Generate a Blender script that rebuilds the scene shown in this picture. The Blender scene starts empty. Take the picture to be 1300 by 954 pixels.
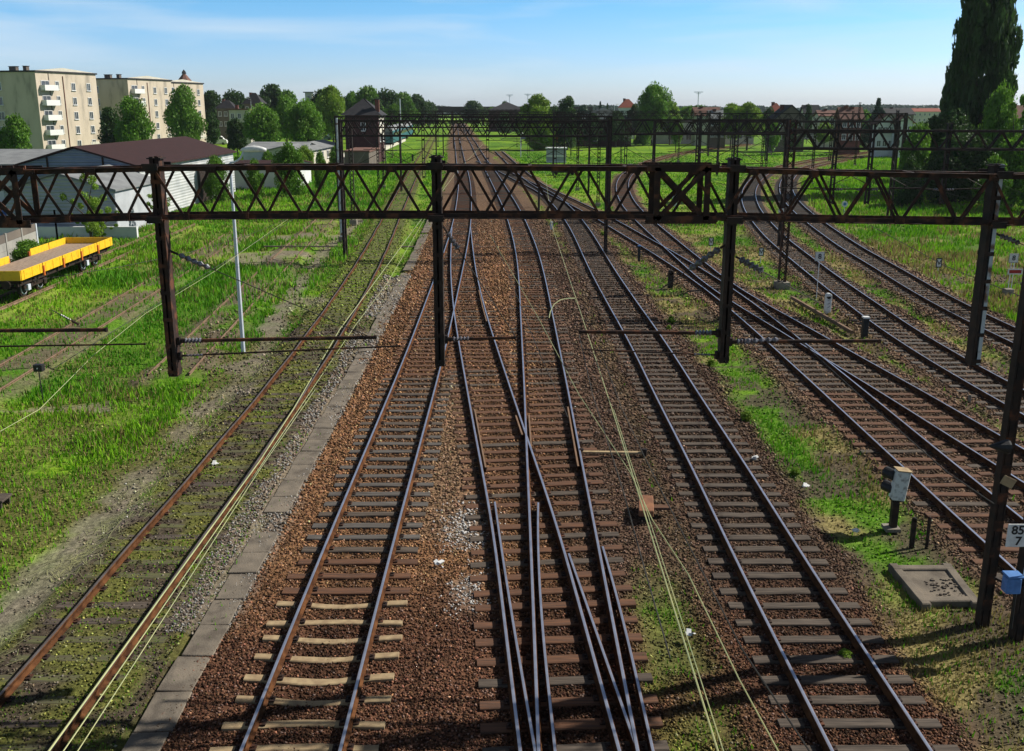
import bpy, math, random
import numpy as np
from mathutils import Vector, Matrix
R = math.radians
random.seed(7); rng = np.random.default_rng(7)
scene = bpy.context.scene
COL = scene.collection
# ---------------------------------------------------------------- camera
H = 9.5; TH = R(13.9); F = 1198.0; CX = 650.0; CY = 432.0
cT, sT = math.cos(TH), math.sin(TH)
def ray(px, py):
    u = (px - CX) / F; v = (py - CY) / F
    return Vector((u, cT - v * sT, -sT - v * cT))
def G(px, py, z=0.0):
    d = ray(px, py); t = (z - H) / d.z
    return Vector((d.x * t, d.y * t, z))
def P(px, py, Y):
    d = ray(px, py); t = Y / d.y
    return Vector((d.x * t, Y, H + d.z * t))
cam = bpy.data.cameras.new("camera"); camo = bpy.data.objects.new("camera", cam)
COL.objects.link(camo); camo.location = (0, 0, H); camo.rotation_euler = (math.pi / 2 - TH, 0, 0)
cam.sensor_width = 36; cam.lens = 36 * F / 1300; cam.shift_y = -45 / 1300
cam.clip_start = 0.1; cam.clip_end = 20000
scene.camera = camo
# ---------------------------------------------------------------- light
SUN_EL, SUN_AZ = 38.0, 71.0
w = bpy.data.worlds.new("World"); scene.world = w; w.use_nodes = True
nt = w.node_tree; nt.nodes.clear()
out = nt.nodes.new("ShaderNodeOutputWorld"); bg = nt.nodes.new("ShaderNodeBackground")
sky = nt.nodes.new("ShaderNodeTexSky"); sky.sky_type = 'NISHITA'; sky.sun_disc = False
sky.sun_elevation = R(SUN_EL); sky.sun_rotation = R(SUN_AZ)
sky.air_density = 1.0; sky.dust_density = 0.6; sky.ozone_density = 1.6; sky.altitude = 50
bg.inputs[1].default_value = 0.115
# thin high cirrus, part of the sky itself (direction based)
tc = nt.nodes.new("ShaderNodeTexCoord"); mp = nt.nodes.new("ShaderNodeMapping")
mp.inputs['Scale'].default_value = (2.2, 3.0, 20.0); mp.inputs['Rotation'].default_value = (0, R(6), R(20))
ns = nt.nodes.new("ShaderNodeTexNoise"); ns.inputs['Scale'].default_value = 1.6; ns.inputs['Detail'].default_value = 7
ns.inputs['Distortion'].default_value = 0.4
rp = nt.nodes.new("ShaderNodeValToRGB"); rp.color_ramp.elements[0].position = 0.43; rp.color_ramp.elements[1].position = 0.78
rp.color_ramp.elements[1].color = (0.6, 0.6, 0.6, 1)
mx = nt.nodes.new("ShaderNodeMixRGB"); mx.inputs[2].default_value = (5.2, 5.9, 6.5, 1)
L = nt.links.new
L(tc.outputs['Generated'], mp.inputs[0]); L(mp.outputs[0], ns.inputs[0]); L(ns.outputs[0], rp.inputs[0])
# the air is much brighter low over the horizon than overhead on this clear day
sx = nt.nodes.new("ShaderNodeSeparateXYZ"); L(tc.outputs['Generated'], sx.inputs[0])
gr = nt.nodes.new("ShaderNodeValToRGB"); ge = gr.color_ramp.elements
ge[0].position = 0.0; ge[0].color = (0.84, 0.98, 1.42, 1); ge[1].position = 0.6; ge[1].color = (0.045, 0.065, 0.11, 1)
q = ge.new(0.05); q.color = (0.58, 0.84, 1.3, 1); q = ge.new(0.10); q.color = (0.39, 0.76, 1.14, 1); q = ge.new(0.22); q.color = (0.11, 0.20, 0.34, 1)
L(sx.outputs[2], gr.inputs[0])
mg = nt.nodes.new("ShaderNodeMixRGB"); mg.blend_type = 'MULTIPLY'; mg.inputs[0].default_value = 1
L(rp.outputs[0], mx.inputs[0]); L(sky.outputs[0], mg.inputs[1]); L(gr.outputs[0], mg.inputs[2]); L(mg.outputs[0], mx.inputs[1]); L(mx.outputs[0], bg.inputs[0]); L(bg.outputs[0], out.inputs[0])
sl = bpy.data.lights.new("sun", 'SUN'); sl.energy = 5.0; sl.angle = R(0.53); sl.color = (1.0, 0.95, 0.86)
so = bpy.data.objects.new("sun", sl); COL.objects.link(so)
sd = Vector((math.sin(R(SUN_AZ)) * math.cos(R(SUN_EL)), math.cos(R(SUN_AZ)) * math.cos(R(SUN_EL)), math.sin(R(SUN_EL))))
so.rotation_euler = sd.to_track_quat('Z', 'Y').to_euler(); so.location = (30, 10, 60)
scene.view_settings.view_transform = 'Standard'; scene.view_settings.look = 'None'
scene.view_settings.exposure = 0.34; scene.view_settings.gamma = 1.0
scene.render.engine = 'CYCLES'
scene.cycles.max_bounces = 5; scene.cycles.diffuse_bounces = 1; scene.cycles.glossy_bounces = 2
scene.cycles.transmission_bounces = 2; scene.cycles.transparent_max_bounces = 4; scene.cycles.volume_bounces = 0
scene.cycles.use_denoising = True
# ---------------------------------------------------------------- materials
def mat(name, c1, c2=None, rough=0.8, scale=6.0, metal=0.0, bump=0.0, c3=None, obj=True, stretch=None, detail=5, spec=0.3, bscale=None, attr=None, transl=0.0, thr=(0.35, 0.65)):
    m = bpy.data.materials.new(name); m.use_nodes = True
    n = m.node_tree; l = n.links.new; b = n.nodes['Principled BSDF']
    b.inputs['Roughness'].default_value = rough; b.inputs['Metallic'].default_value = metal
    b.inputs['Specular IOR Level'].default_value = spec
    t = n.nodes.new("ShaderNodeTexCoord"); mpn = n.nodes.new("ShaderNodeMapping")
    if stretch: mpn.inputs['Scale'].default_value = stretch
    if obj: l(t.outputs['Object'], mpn.inputs[0])
    else:
        g = n.nodes.new("ShaderNodeNewGeometry"); l(g.outputs['Position'], mpn.inputs[0])
    c2 = c2 or tuple(x * 0.7 for x in c1)
    nz = n.nodes.new("ShaderNodeTexNoise"); nz.inputs['Scale'].default_value = scale; nz.inputs['Detail'].default_value = detail
    l(mpn.outputs[0], nz.inputs[0])
    cr = n.nodes.new("ShaderNodeValToRGB"); e = cr.color_ramp.elements
    e[0].position, e[1].position = thr; e[0].color = (*c1, 1); e[1].color = (*c2, 1)
    if c3:
        x = e.new(0.5 * (thr[0] + thr[1]) + 0.02); x.color = (*c3, 1)
    l(nz.outputs[0], cr.inputs[0]); col = cr.outputs[0]
    if attr:
        at = n.nodes.new("ShaderNodeAttribute"); at.attribute_name = attr
        mm = n.nodes.new("ShaderNodeMixRGB"); mm.blend_type = 'MULTIPLY'; mm.inputs[0].default_value = 1
        l(col, mm.inputs[1]); l(at.outputs['Color'], mm.inputs[2]); col = mm.outputs[0]
    l(col, b.inputs['Base Color'])
    if bump:
        bn = n.nodes.new("ShaderNodeBump"); bn.inputs['Strength'].default_value = bump; bn.inputs['Distance'].default_value = 0.02
        if bscale:
            nz = n.nodes.new("ShaderNodeTexNoise"); nz.inputs['Scale'].default_value = bscale; nz.inputs['Detail'].default_value = 4
            l(mpn.outputs[0], nz.inputs[0])
        l(nz.outputs[0], bn.inputs['Height']); l(bn.outputs[0], b.inputs['Normal'])
    if transl:
        tr = n.nodes.new("ShaderNodeBsdfTranslucent"); ms = n.nodes.new("ShaderNodeMixShader"); ms.inputs[0].default_value = transl
        l(col, tr.inputs[0]); l(b.outputs[0], ms.inputs[1]); l(tr.outputs[0], ms.inputs[2])
        l(ms.outputs[0], n.nodes['Material Output'].inputs[0])
    return m
def ribs(m, axis, period, strength=1.0, dist=0.03):
    """horizontal or vertical corrugation as bump"""
    n = m.node_tree; l = n.links.new; b = n.nodes['Principled BSDF']
    t = n.nodes.new("ShaderNodeTexCoord"); s = n.nodes.new("ShaderNodeSeparateXYZ"); l(t.outputs['Object'], s.inputs[0])
    a = n.nodes.new("ShaderNodeMath"); a.operation = 'MULTIPLY'; a.inputs[1].default_value = 2 * math.pi / period; l(s.outputs[axis], a.inputs[0])
    q = n.nodes.new("ShaderNodeMath"); q.operation = 'SINE'; l(a.outputs[0], q.inputs[0])
    bn = n.nodes.new("ShaderNodeBump"); bn.inputs['Strength'].default_value = strength; bn.inputs['Distance'].default_value = dist
    l(q.outputs[0], bn.inputs['Height']); l(bn.outputs[0], b.inputs['Normal'])
    return m
M = {}
M['rail_side'] = mat('rail_side', (0.045, 0.020, 0.011), (0.13, 0.056, 0.024), 0.95, 4, obj=False, spec=0.03)
M['rail_top'] = mat('rail_top', (0.66, 0.70, 0.80), (0.50, 0.54, 0.64), 0.28, 3, metal=0.8, obj=False)
M['rail_top_dull'] = mat('rail_top_dull', (0.30, 0.25, 0.22), (0.20, 0.15, 0.12), 0.45, 3, metal=0.7, obj=False)
M['rail_rust'] = mat('rail_rust', (0.16, 0.10, 0.06), (0.22, 0.14, 0.09), 0.8, 3, obj=False)
W = dict(rough=0.9, stretch=(0.6, 9, 9), bump=0.5)
M['wood_dark'] = mat('wood_dark', (0.05, 0.039, 0.031), (0.115, 0.09, 0.07), scale=3, obj=False, **{**W, 'stretch': (0.5, 8, 8)})
M['wood_rust'] = mat('wood_rust', (0.155, 0.072, 0.038), (0.075, 0.042, 0.028), scale=3, obj=False, **{**W, 'stretch': (0.5, 8, 8)})
M['wood_grey'] = mat('wood_grey', (0.125, 0.112, 0.10), (0.06, 0.052, 0.046), scale=3, obj=False, **{**W, 'stretch': (0.5, 8, 8)})
M['sleeper_tan'] = mat('sleeper_tan', (0.40, 0.30, 0.17), (0.27, 0.19, 0.11), 0.9, 6, obj=False, bump=0.4)
M['wood_moss'] = mat('wood_moss', (0.075, 0.06, 0.045), (0.11, 0.12, 0.04), scale=3, obj=False, **W)
M['iron_rust'] = mat('iron_rust', (0.022, 0.013, 0.011), (0.12, 0.045, 0.022), 0.8, 5, c3=(0.035, 0.018, 0.012), bump=0.3, obj=False)
M['iron_dark'] = mat('iron_dark', (0.012, 0.009, 0.008), (0.040, 0.022, 0.015), 0.7, 5, bump=0.2, obj=False)
M['iron_paint'] = mat('iron_paint', (0.42, 0.47, 0.50), (0.13, 0.07, 0.045), 0.6, 3.2, thr=(0.5, 0.62), obj=False)
M['insul'] = mat('insul', (0.06, 0.035, 0.03), (0.16, 0.17, 0.2), 0.25, 20, spec=0.6)
M['galv'] = mat('galv', (0.62, 0.66, 0.72), (0.50, 0.54, 0.60), 0.5, 3, metal=0.1)
M['wire'] = mat('wire', (0.42, 0.42, 0.20), (0.30, 0.34, 0.18), 0.5, 2, obj=False)
M['wire_dark'] = mat('wire_dark', (0.03, 0.028, 0.025), (0.05, 0.045, 0.04), 0.6, 2, obj=False)
M['concrete'] = mat('concrete', (0.26, 0.235, 0.20), (0.17, 0.15, 0.13), 0.95, 1.6, bump=0.5, c3=(0.22, 0.19, 0.15), obj=False, bscale=30)
M['slab'] = mat('slab', (0.20, 0.165, 0.125), (0.11, 0.09, 0.07), 0.95, 2.4, bump=0.5, c3=(0.155, 0.13, 0.10), obj=False, bscale=30)
M['white'] = mat('white', (0.78, 0.78, 0.76), (0.62, 0.62, 0.60), 0.5, 8)
M['white_dirty'] = mat('white_dirty', (0.62, 0.64, 0.60), (0.22, 0.22, 0.2), 0.7, 9, thr=(0.5, 0.72))
M['black'] = mat('black', (0.015, 0.015, 0.018), (0.025, 0.025, 0.025), 0.5, 8)
M['blue'] = mat('blue', (0.10, 0.24, 0.55), (0.07, 0.17, 0.40), 0.5, 8)
M['glass'] = mat('glass', (0.03, 0.04, 0.05), (0.06, 0.07, 0.09), 0.12, 2, spec=0.8)
M['yellow'] = mat('yellow', (0.80, 0.48, 0.02), (0.20, 0.10, 0.04), 0.5, 5, thr=(0.52, 0.78), c3=(.66, .38, .02))
M['plank'] = mat('plank', (0.36, 0.27, 0.20), (0.22, 0.16, 0.12), 0.9, 3, c3=(0.30, 0.22, 0.16), stretch=(5, 1, 1), bump=0.3)
M['red'] = mat('red', (0.45, 0.03, 0.025), None, 0.5, 5)
M['orange'] = mat('orange', (0.60, 0.16, 0.03), (0.45, 0.10, 0.02), 0.6, 3)
M['rust_plate'] = mat('rust_plate', (0.27, 0.12, 0.06), (0.17, 0.075, 0.04), 0.8, 5, obj=False)
M['bark'] = mat('bark', (0.055, 0.042, 0.032), (0.10, 0.08, 0.06), 0.95, 3, stretch=(3, 3, 0.6), bump=0.6)
LF = dict(rough=0.55, spec=0.25, attr='col', transl=0.35)
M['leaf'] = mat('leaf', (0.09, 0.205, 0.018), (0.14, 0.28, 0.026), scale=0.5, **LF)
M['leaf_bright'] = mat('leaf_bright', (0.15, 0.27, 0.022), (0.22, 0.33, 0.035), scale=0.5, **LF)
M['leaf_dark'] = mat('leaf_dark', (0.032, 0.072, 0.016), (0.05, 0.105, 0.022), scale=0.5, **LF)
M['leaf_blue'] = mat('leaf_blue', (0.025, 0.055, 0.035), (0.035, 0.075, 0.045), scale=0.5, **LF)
M['grass'] = mat('grass', (1, 1, 1), (0.7, 0.8, 0.7), scale=0.6, obj=False, rough=0.6, spec=0.2, attr='col', transl=0.3)
M['stone'] = mat('stone', (1, 1, 1), (0.75, 0.75, 0.75), scale=14, obj=False, rough=0.9, spec=0.15, attr='col')
# ---------------------------------------------------------------- mesh helpers
class MB:
    def __init__(s): s.v = []; s.f = []; s.mi = []; s.mats = []
    def mid(s, m):
        if m not in s.mats: s.mats.append(m)
        return s.mats.index(m)
    def add(s, vs, fs, m=None):
        o = len(s.v); s.v += [tuple(x) for x in vs]; s.f += [tuple(i + o for i in f) for f in fs]
        k = s.mid(m) if m else 0; s.mi += [k] * len(fs)
    def box(s, c, d, m=None, rz=0.0, M4=None):
        x, y, z = d[0] / 2, d[1] / 2, d[2] / 2
        vs = [Vector(p) for p in ((-x,-y,-z),(x,-y,-z),(x,y,-z),(-x,y,-z),(-x,-y,z),(x,-y,z),(x,y,z),(-x,y,z))]
        rot = M4 if M4 is not None else Matrix.Rotation(rz, 3, 'Z')
        s.add([rot @ p + Vector(c) for p in vs], [(0,3,2,1),(4,5,6,7),(0,1,5,4),(1,2,6,5),(2,3,7,6),(3,0,4,7)], m)
    def bar(s, a, b, w, h=None, m=None, up=(0, 0, 1)):
        a = Vector(a); b = Vector(b); d = b - a; L_ = d.length
        if L_ < 1e-6: return
        y = d / L_; u = Vector(up)
        if abs(y.dot(u)) > 0.98: u = Vector((1, 0, 0)) if abs(y.x) < 0.9 else Vector((0, 1, 0))
        x = y.cross(u).normalized(); z = x.cross(y)
        s.box((a + b) / 2, (w, L_, h or w), m, M4=Matrix((x, y, z)).transposed())
    def angle(s, a, b, w, t, m=None, up=(0, 0, 1), sx=1, sz=1):
        """an L-section bar"""
        a = Vector(a); b = Vector(b); y = (b - a).normalized(); u = Vector(up)
        if abs(y.dot(u)) > 0.98: u = Vector((0, 1, 0))
        x = y.cross(u).normalized() * sx; z = (y.cross(u).normalized()).cross(y) * sz
        s.bar(a + x * (w / 2), b + x * (w / 2), w, t, m, up)
        s.bar(a + z * (w / 2 + t / 2), b + z * (w / 2 + t / 2), t, w, m, up)
    def tube(s, pts, r, m=None, n=6, r2=None, cap=True):
        pts = [Vector(p) for p in pts]; o = len(s.v); k = s.mid(m) if m else 0; N = len(pts)
        px = None
        for i, p in enumerate(pts):
            d = (pts[min(i + 1, N - 1)] - pts[max(i - 1, 0)]).normalized()
            if px is None:
                u = Vector((0, 0, 1)) if abs(d.z) < 0.9 else Vector((1, 0, 0)); px = d.cross(u).normalized()
            else: px = (px - d * px.dot(d)).normalized()
            py = d.cross(px); rr = r if r2 is None else r + (r2 - r) * i / max(1, N - 1)
            if isinstance(r, (list, tuple)): rr = r[i]
            for j in range(n):
                a = 2 * math.pi * j / n; q = p + px * math.cos(a) * rr + py * math.sin(a) * rr; s.v.append(tuple(q))
        for i in range(N - 1):
            for j in range(n):
                s.f.append((o + i * n + j, o + i * n + (j + 1) % n, o + (i + 1) * n + (j + 1) % n, o + (i + 1) * n + j)); s.mi.append(k)
        if cap:
            s.f.append(tuple(o + j for j in range(n))[::-1]); s.f.append(tuple(o + (N - 1) * n + j for j in range(n))); s.mi += [k, k]
    def build(s, name, m, parent=None, loc=None, smooth=False, bevel=0):
        me = bpy.data.meshes.new(name); me.from_pydata(s.v, [], s.f)
        for x in ([m] if not s.mats else [M.get(q, q) if isinstance(q, str) else q for q in s.mats]):
            me.materials.append(M[x] if isinstance(x, str) else x)
        if s.mats: me.polygons.foreach_set('material_index', s.mi)
        if smooth: me.polygons.foreach_set('use_smooth', [True] * len(me.polygons))
        me.update()
        o = bpy.data.objects.new(name, me); COL.objects.link(o)
        if parent: o.parent = parent
        if loc is not None: o.location = loc
        if bevel:
            b = o.modifiers.new('b', 'BEVEL'); b.width = bevel; b.segments = 1
        return o
def npmesh(name, v, f, m, col=None, parent=None, smooth=False):
    me = bpy.data.meshes.new(name); v = np.ascontiguousarray(v, np.float32); f = np.ascontiguousarray(f, np.int32)
    n, k = f.shape
    me.vertices.add(len(v)); me.vertices.foreach_set('co', v.ravel())
    me.loops.add(n * k); me.loops.foreach_set('vertex_index', f.ravel())
    me.polygons.add(n); me.polygons.foreach_set('loop_start', np.arange(0, n * k, k, dtype=np.int32)); me.polygons.foreach_set('loop_total', np.full(n, k, np.int32))
    if smooth: me.polygons.foreach_set('use_smooth', np.ones(n, bool))
    me.update(calc_edges=True)
    if col is not None:
        a = me.color_attributes.new('col', 'FLOAT_COLOR', 'POINT')
        c = np.ones((len(v), 4), np.float32); c[:, :3] = col; a.data.foreach_set('color', c.ravel())
    me.materials.append(m)
    o = bpy.data.objects.new(name, me); COL.objects.link(o)
    if parent: o.parent = parent
    return o
def tag(o, label=None, cat=None, group=None, kind=None):
    if label: o['label'] = label
    if cat: o['category'] = cat
    if group: o['group'] = group
    if kind: o['kind'] = kind
    return o
def empty(name, loc=(0, 0, 0), rz=0.0, label=None, cat=None, group=None):
    o = bpy.data.objects.new(name, None); COL.objects.link(o); o.location = loc; o.rotation_euler = (0, 0, rz); o.empty_display_size = 0.2
    return tag(o, label, cat, group)
def copy_tree(o, parent=None):
    c = o.copy(); COL.objects.link(c); c.parent = parent
    for ch in list(o.children): copy_tree(ch, c)
    return c
def noise2(x, y, s, seed=0):
    """smooth value noise 0..1"""
    x = np.asarray(x, float) / s + 100.3 + seed * 17.1; y = np.asarray(y, float) / s + 57.7 + seed * 5.3
    xi = np.floor(x).astype(np.int64); yi = np.floor(y).astype(np.int64); fx = x - xi; fy = y - yi
    fx = fx * fx * (3 - 2 * fx); fy = fy * fy * (3 - 2 * fy)
    def h(a, b):
        n = (a * 374761393 + b * 668265263 + seed * 982451653) & 0x7fffffff; n = ((n ^ (n >> 13)) * 1274126177) & 0x7fffffff
        return ((n ^ (n >> 16)) & 0xffff) / 65535.0
    return (h(xi, yi) * (1 - fx) + h(xi + 1, yi) * fx) * (1 - fy) + (h(xi, yi + 1) * (1 - fx) + h(xi + 1, yi + 1) * fx) * fy
def fbm(x, y, s, seed=0):
    return 0.55 * noise2(x, y, s, seed) + 0.3 * noise2(x, y, s / 2.3, seed + 1) + 0.15 * noise2(x, y, s / 5.1, seed + 2)
def sstep(a, b, x):
    t = np.clip((x - a) / (b - a), 0, 1); return t * t * (3 - 2 * t)
# ================================================================ TRACKS
GA = 0.7525
def fit(Ls, Rs, y0, y1, lam=1.0):
    """centre line X(Y) through the surveyed points of both rails"""
    l = np.array([G(*p)[:2] for p in Ls]).reshape(-1, 2); r = np.array([G(*p)[:2] for p in Rs]).reshape(-1, 2)
    step = 2.0; ys = np.arange(y0, y1 + step, step); n = len(ys)
    sl = np.zeros(len(l)); sr = np.zeros(len(r))
    for it in range(4):
        kl = 1 / np.sqrt(1 + sl * sl); kr = 1 / np.sqrt(1 + sr * sr)
        # right normal of direction (s,1) is (1,-s)/len
        pts = np.vstack([np.c_[l[:, 0] + GA * kl, l[:, 1] - GA * kl * sl], np.c_[r[:, 0] - GA * kr, r[:, 1] + GA * kr * sr]])
        A = []; b = []
        for x, y in pts:
            if y < y0 or y > y1: continue
            k = min(int((y - y0) / step), n - 2); t = (y - y0) / step - k; wt = (18 / max(y, 18)) ** 1.6
            row = np.zeros(n); row[k] = (1 - t) * wt; row[k + 1] = t * wt; A.append(row); b.append(x * wt)
        for k in range(1, n - 1):
            q = lam * 1.2 * (18 / max(ys[k], 18)) ** 0.6; row = np.zeros(n); row[k - 1] = q; row[k] = -2 * q; row[k + 1] = q; A.append(row); b.append(0)
        xs = np.linalg.lstsq(np.array(A), np.array(b), rcond=None)[0]
        d = np.gradient(xs, ys)
        sl = np.interp(l[:, 1], ys, d); sr = np.interp(r[:, 1], ys, d)
    return ys, xs
TR = {}
def track_line(key, Ls, Rs, y0, y1, lam=1.0):
    ys, xs = fit(Ls, Rs, y0, y1, lam); TR[key] = (ys, xs)
T1L = [(18,862),(141,719),(229,616),(330,503),(393,417),(439,353.6),(482,280),(509.4,235.5),(516,222.3),(522.6,212.8),(529.2,203.6),(537.7,189.4),(545.3,177.2)]
T1R = [(130,862),(175.6,794),(330,586),(373,518.6),(431.5,424.7),(468,364),(505.7,279.8),(517.9,252.5),(522.6,239),(528.3,228),(533,217.5),(541.5,198.9),(547.2,186.6),(551,178)]
T2L = [(343.4,860.5),(387,759.4),(421.6,671.7),(455.9,591.6),(488.3,511.4),(521.6,433),(534,398.5),(550.7,354.5),(561.7,324.6),(571,295.5),(577.4,270.4),(580.2,250.6),(582,232),(580.7,213.8),(579.2,203.6),(577.8,186.6),(576.9,167.7)]
T2R = [(455.9,860.5),(475,774.7),(496,698.4),(524.6,595.4),(551.3,502),(560.4,458.3),(567.2,437.8),(575,398.5),(579,384.3),(586,349.7),(593,316.7),(597,293),(598.6,266.6),(598.6,249.6),(597.6,233.6),(593.4,215.7),(590.6,204.5),(586.8,189.4),(583,175.3),(580.2,158.3)]
T3L = [(648,861.7),(638.5,790),(629.8,714),(622.9,664.3),(615,615.6),(605.6,570),(599.7,527.5),(591.9,488.2),(582.7,436.2),(580.5,420.5),(577,395.3),(575.3,378),(573.8,352.9),(573,321.4),(573.5,296.3)]
T3R = [(762.4,861.7),(742,787),(722,714),(710.9,670.6),(693.6,623.5),(676.4,577.9),(669,555.8),(661,532.2),(650,499.2),(637.5,459.9),(629.6,436.3),(617,404),(603.8,350),(600.5,318),(598,293)]
T4L = [(679.4,861.7),(673.8,714),(670,632.9),(667.7,577.9),(665.8,524.3),(664.2,477.2),(662.6,434.7),(660,387.5),(658.4,357.6),(655.2,324.6),(648.5,293),(644.3,279.8),(638.7,262.8),(631.1,247.7),(623.6,231.7),(615.6,215.7),(608.5,204.5),(600,187.5),(592.5,173.4)]
T4R = [(793,861.7),(764.3,714),(756.5,672.2),(747,621.9),(737.7,579.4),(730.3,540),(722.4,492.9),(711.4,448.9),(704,411),(696,367),(686.7,329.3),(675.5,298.7),(667.5,280.3),(662.3,270.4),(656.6,260),(649,247.7),(639.6,232.6),(630.2,218.5),(618.9,203.6),(606.6,184.7),(597.2,170.6),(590.6,160.2)]
TBL = [(663.7,861.7),(651,790),(640.5,725)]
TBR = [(778,861.7),(752,790),(729,725)]
TDL = [(695,861.7),(688,790),(683,725)]
TDR = [(808.6,861.7),(791,790),(773,725)]
T5L = [(1012,862.5),(990,824.3),(970,778.5),(938.5,713.7),(904,641),(873.7,580),(829.8,500),(817.4,467.8),(789.4,417),(766.6,381.5),(743.8,335.8),(718.7,281.8),(711.3,270.5),(699,257.2),(686.8,245.4),(656.6,230.7),(631,215.7),(603.8,204.5)]
T5R = [(1122.6,862.5),(1076.8,793.8),(1019.6,713.7),(970,627.8),(927,561),(885,500),(863,460.2),(835,419.6),(802,371.4),(774.2,330.8),(754,298.2),(741.5,281.8),(730.2,269.2),(717.6,256.7),(703.8,245),(671.7,230.8),(641.5,215.7)]
T6L = [(1250.9,687.8),(1210,650),(1175.5,617),(1137.7,580.9),(1100,548.6),(1088.7,538.6),(1033.6,484.3),(994.3,449.7),(972.3,430.9),(928.3,390.8),(917.2,382.2),(885.8,361.8),(854.3,338.2),(829.2,321.7),(807.2,308.3),(781.8,293),(764.2,281.8),(745.9,270.5),(713.2,254.3),(687.7,242),(660.4,223.2),(638.7,201.7),(632,195)]
T6R = [(1285.5,650),(1265,634.3),(1232,606),(1194.3,575.4),(1148.7,540),(1123.6,515.8),(1100,499.3),(1066.7,473.3),(1044.7,454.5),(1025.8,440.3),(1014.8,430.9),(988,408.9),(961.3,390.8),(917.2,356.3),(893.6,342.9),(878,333.5),(857.5,321.7),(838.6,309.9),(815,298),(787.5,282),(765.4,270.5),(731.4,254.2),(694.3,237.4),(679.2,225),(651,203.6),(637.7,192.3)]
T7L = [(1271.4,595),(1229,565),(1185,540.8),(1159.7,522),(1131.4,504.8),(1100,486.7),(1074.5,470.2),(1044.7,454.5),(1008.5,430.9),(988,418.3),(962.9,401.8),(942.5,390.8),(917.2,376),(892,357),(867,333.5),(841.8,313),(827.6,298.9),(809.8,282),(796.9,269.2),(787.4,255.4),(783,240.3),(784.3,230.3),(799.4,215.2),(815.7,208.2),(837,201.3)]
T7R = [(1271.4,555.7),(1244.7,539.7),(1225.8,528.4),(1178.6,501.6),(1139.3,479.6),(1100,458),(1051,429.3),(1025.8,415.9),(1002.2,402.6),(980.2,390.8),(917.2,350.8),(889,328.7),(860.6,305.2),(832.5,283),(820.8,272.4),(809.4,260.4),(798.7,241.6),(797.5,234),(803.8,220.2),(823.4,204.4),(853.8,196.8),(925,186.6)]
T8L = [(1284.5,517.4),(1235,487.5),(1173,457.7),(1122.3,422),(1076.6,384),(1034.3,352.6),(999.7,323.6),(990.3,316.5),(971.4,299.2),(959.7,285),(942.5,247),(949,232.9),(964,219.7),(998.5,207.7)]
T8R = [(1288.6,490.6),(1241.6,462.5),(1229,454.5),(1181.8,427),(1147.7,409.4),(1122,390),(1086.8,368.8),(1059.5,347.9),(1028,326),(1001.3,305.5),(982.7,287),(972,275),(962.8,260),(958.5,246.5),(961.5,235.4),(971.6,224),(1020,206.5),(1080,196.8),(1130,190.6)]
T9L = [(1297.4,440),(1223.8,404.4),(1173,376.4),(1122.3,346),(1105,335.3),(1073.6,314.9),(1042.2,294.5),(1024.9,281.9),(1007.6,266.2),(996.8,255.3),(992.3,248),(989.8,239.2),(991.7,229),(999.2,220.3),(1063,202.5),(1127.7,194)]
T9R = [(1300,421),(1256.8,401.8),(1236.5,391.7),(1185.7,366.3),(1132.4,335.8),(1091.8,315.5),(1054.3,288.5),(1037,275.7),(1025.7,266.9),(1016.9,259.3),(1009.1,249),(1008.7,226.6),(1014.3,220.3)]
U1L = [(228.4,429.7),(275,386),(320,346),(383,292.7)]
U1R = [(264,442.5),(327.4,371.4),(383,315.5),(406,292.7)]
U2L = [(129.4,384),(175,358.7),(203,341),(262,304)]
U2R = [(0,485.6),(50.8,455),(101.5,424.7),(203,361),(249,338),(287,308)]
track_line('T1', T1L, T1R, 4, 330, 3); track_line('T2', T2L, T2R, 4, 620, 1); track_line('T3', T3L, T3R, 4, 78, 1)
track_line('T4', T4L, T4R, 4, 620, 1); track_line('TB', TBL, TBR, 4, 17.6, 5); track_line('TD', TDL, TDR, 4, 17.6, 5)
track_line('T5', T5L, T5R, 4, 176, 1); track_line('T6', T6L, T6R, 4, 215, 1); track_line('T7', T7L, T7R, 8, 260, .5)
track_line('T8', T8L, T8R, 10, 245, .5); track_line('T9', T9L, T9R, 10, 235, .5)
track_line('U1', U1L, U1R, 34, 84, 5); track_line('U2', U2L, U2R, 30, 74, 5)
ys = np.arange(38, 82, 2.0); TR['U3'] = (ys, -26.3 - (ys - 52.8) * 0.048)
def TX(k, y): return float(np.interp(y, *TR[k]))
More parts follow.
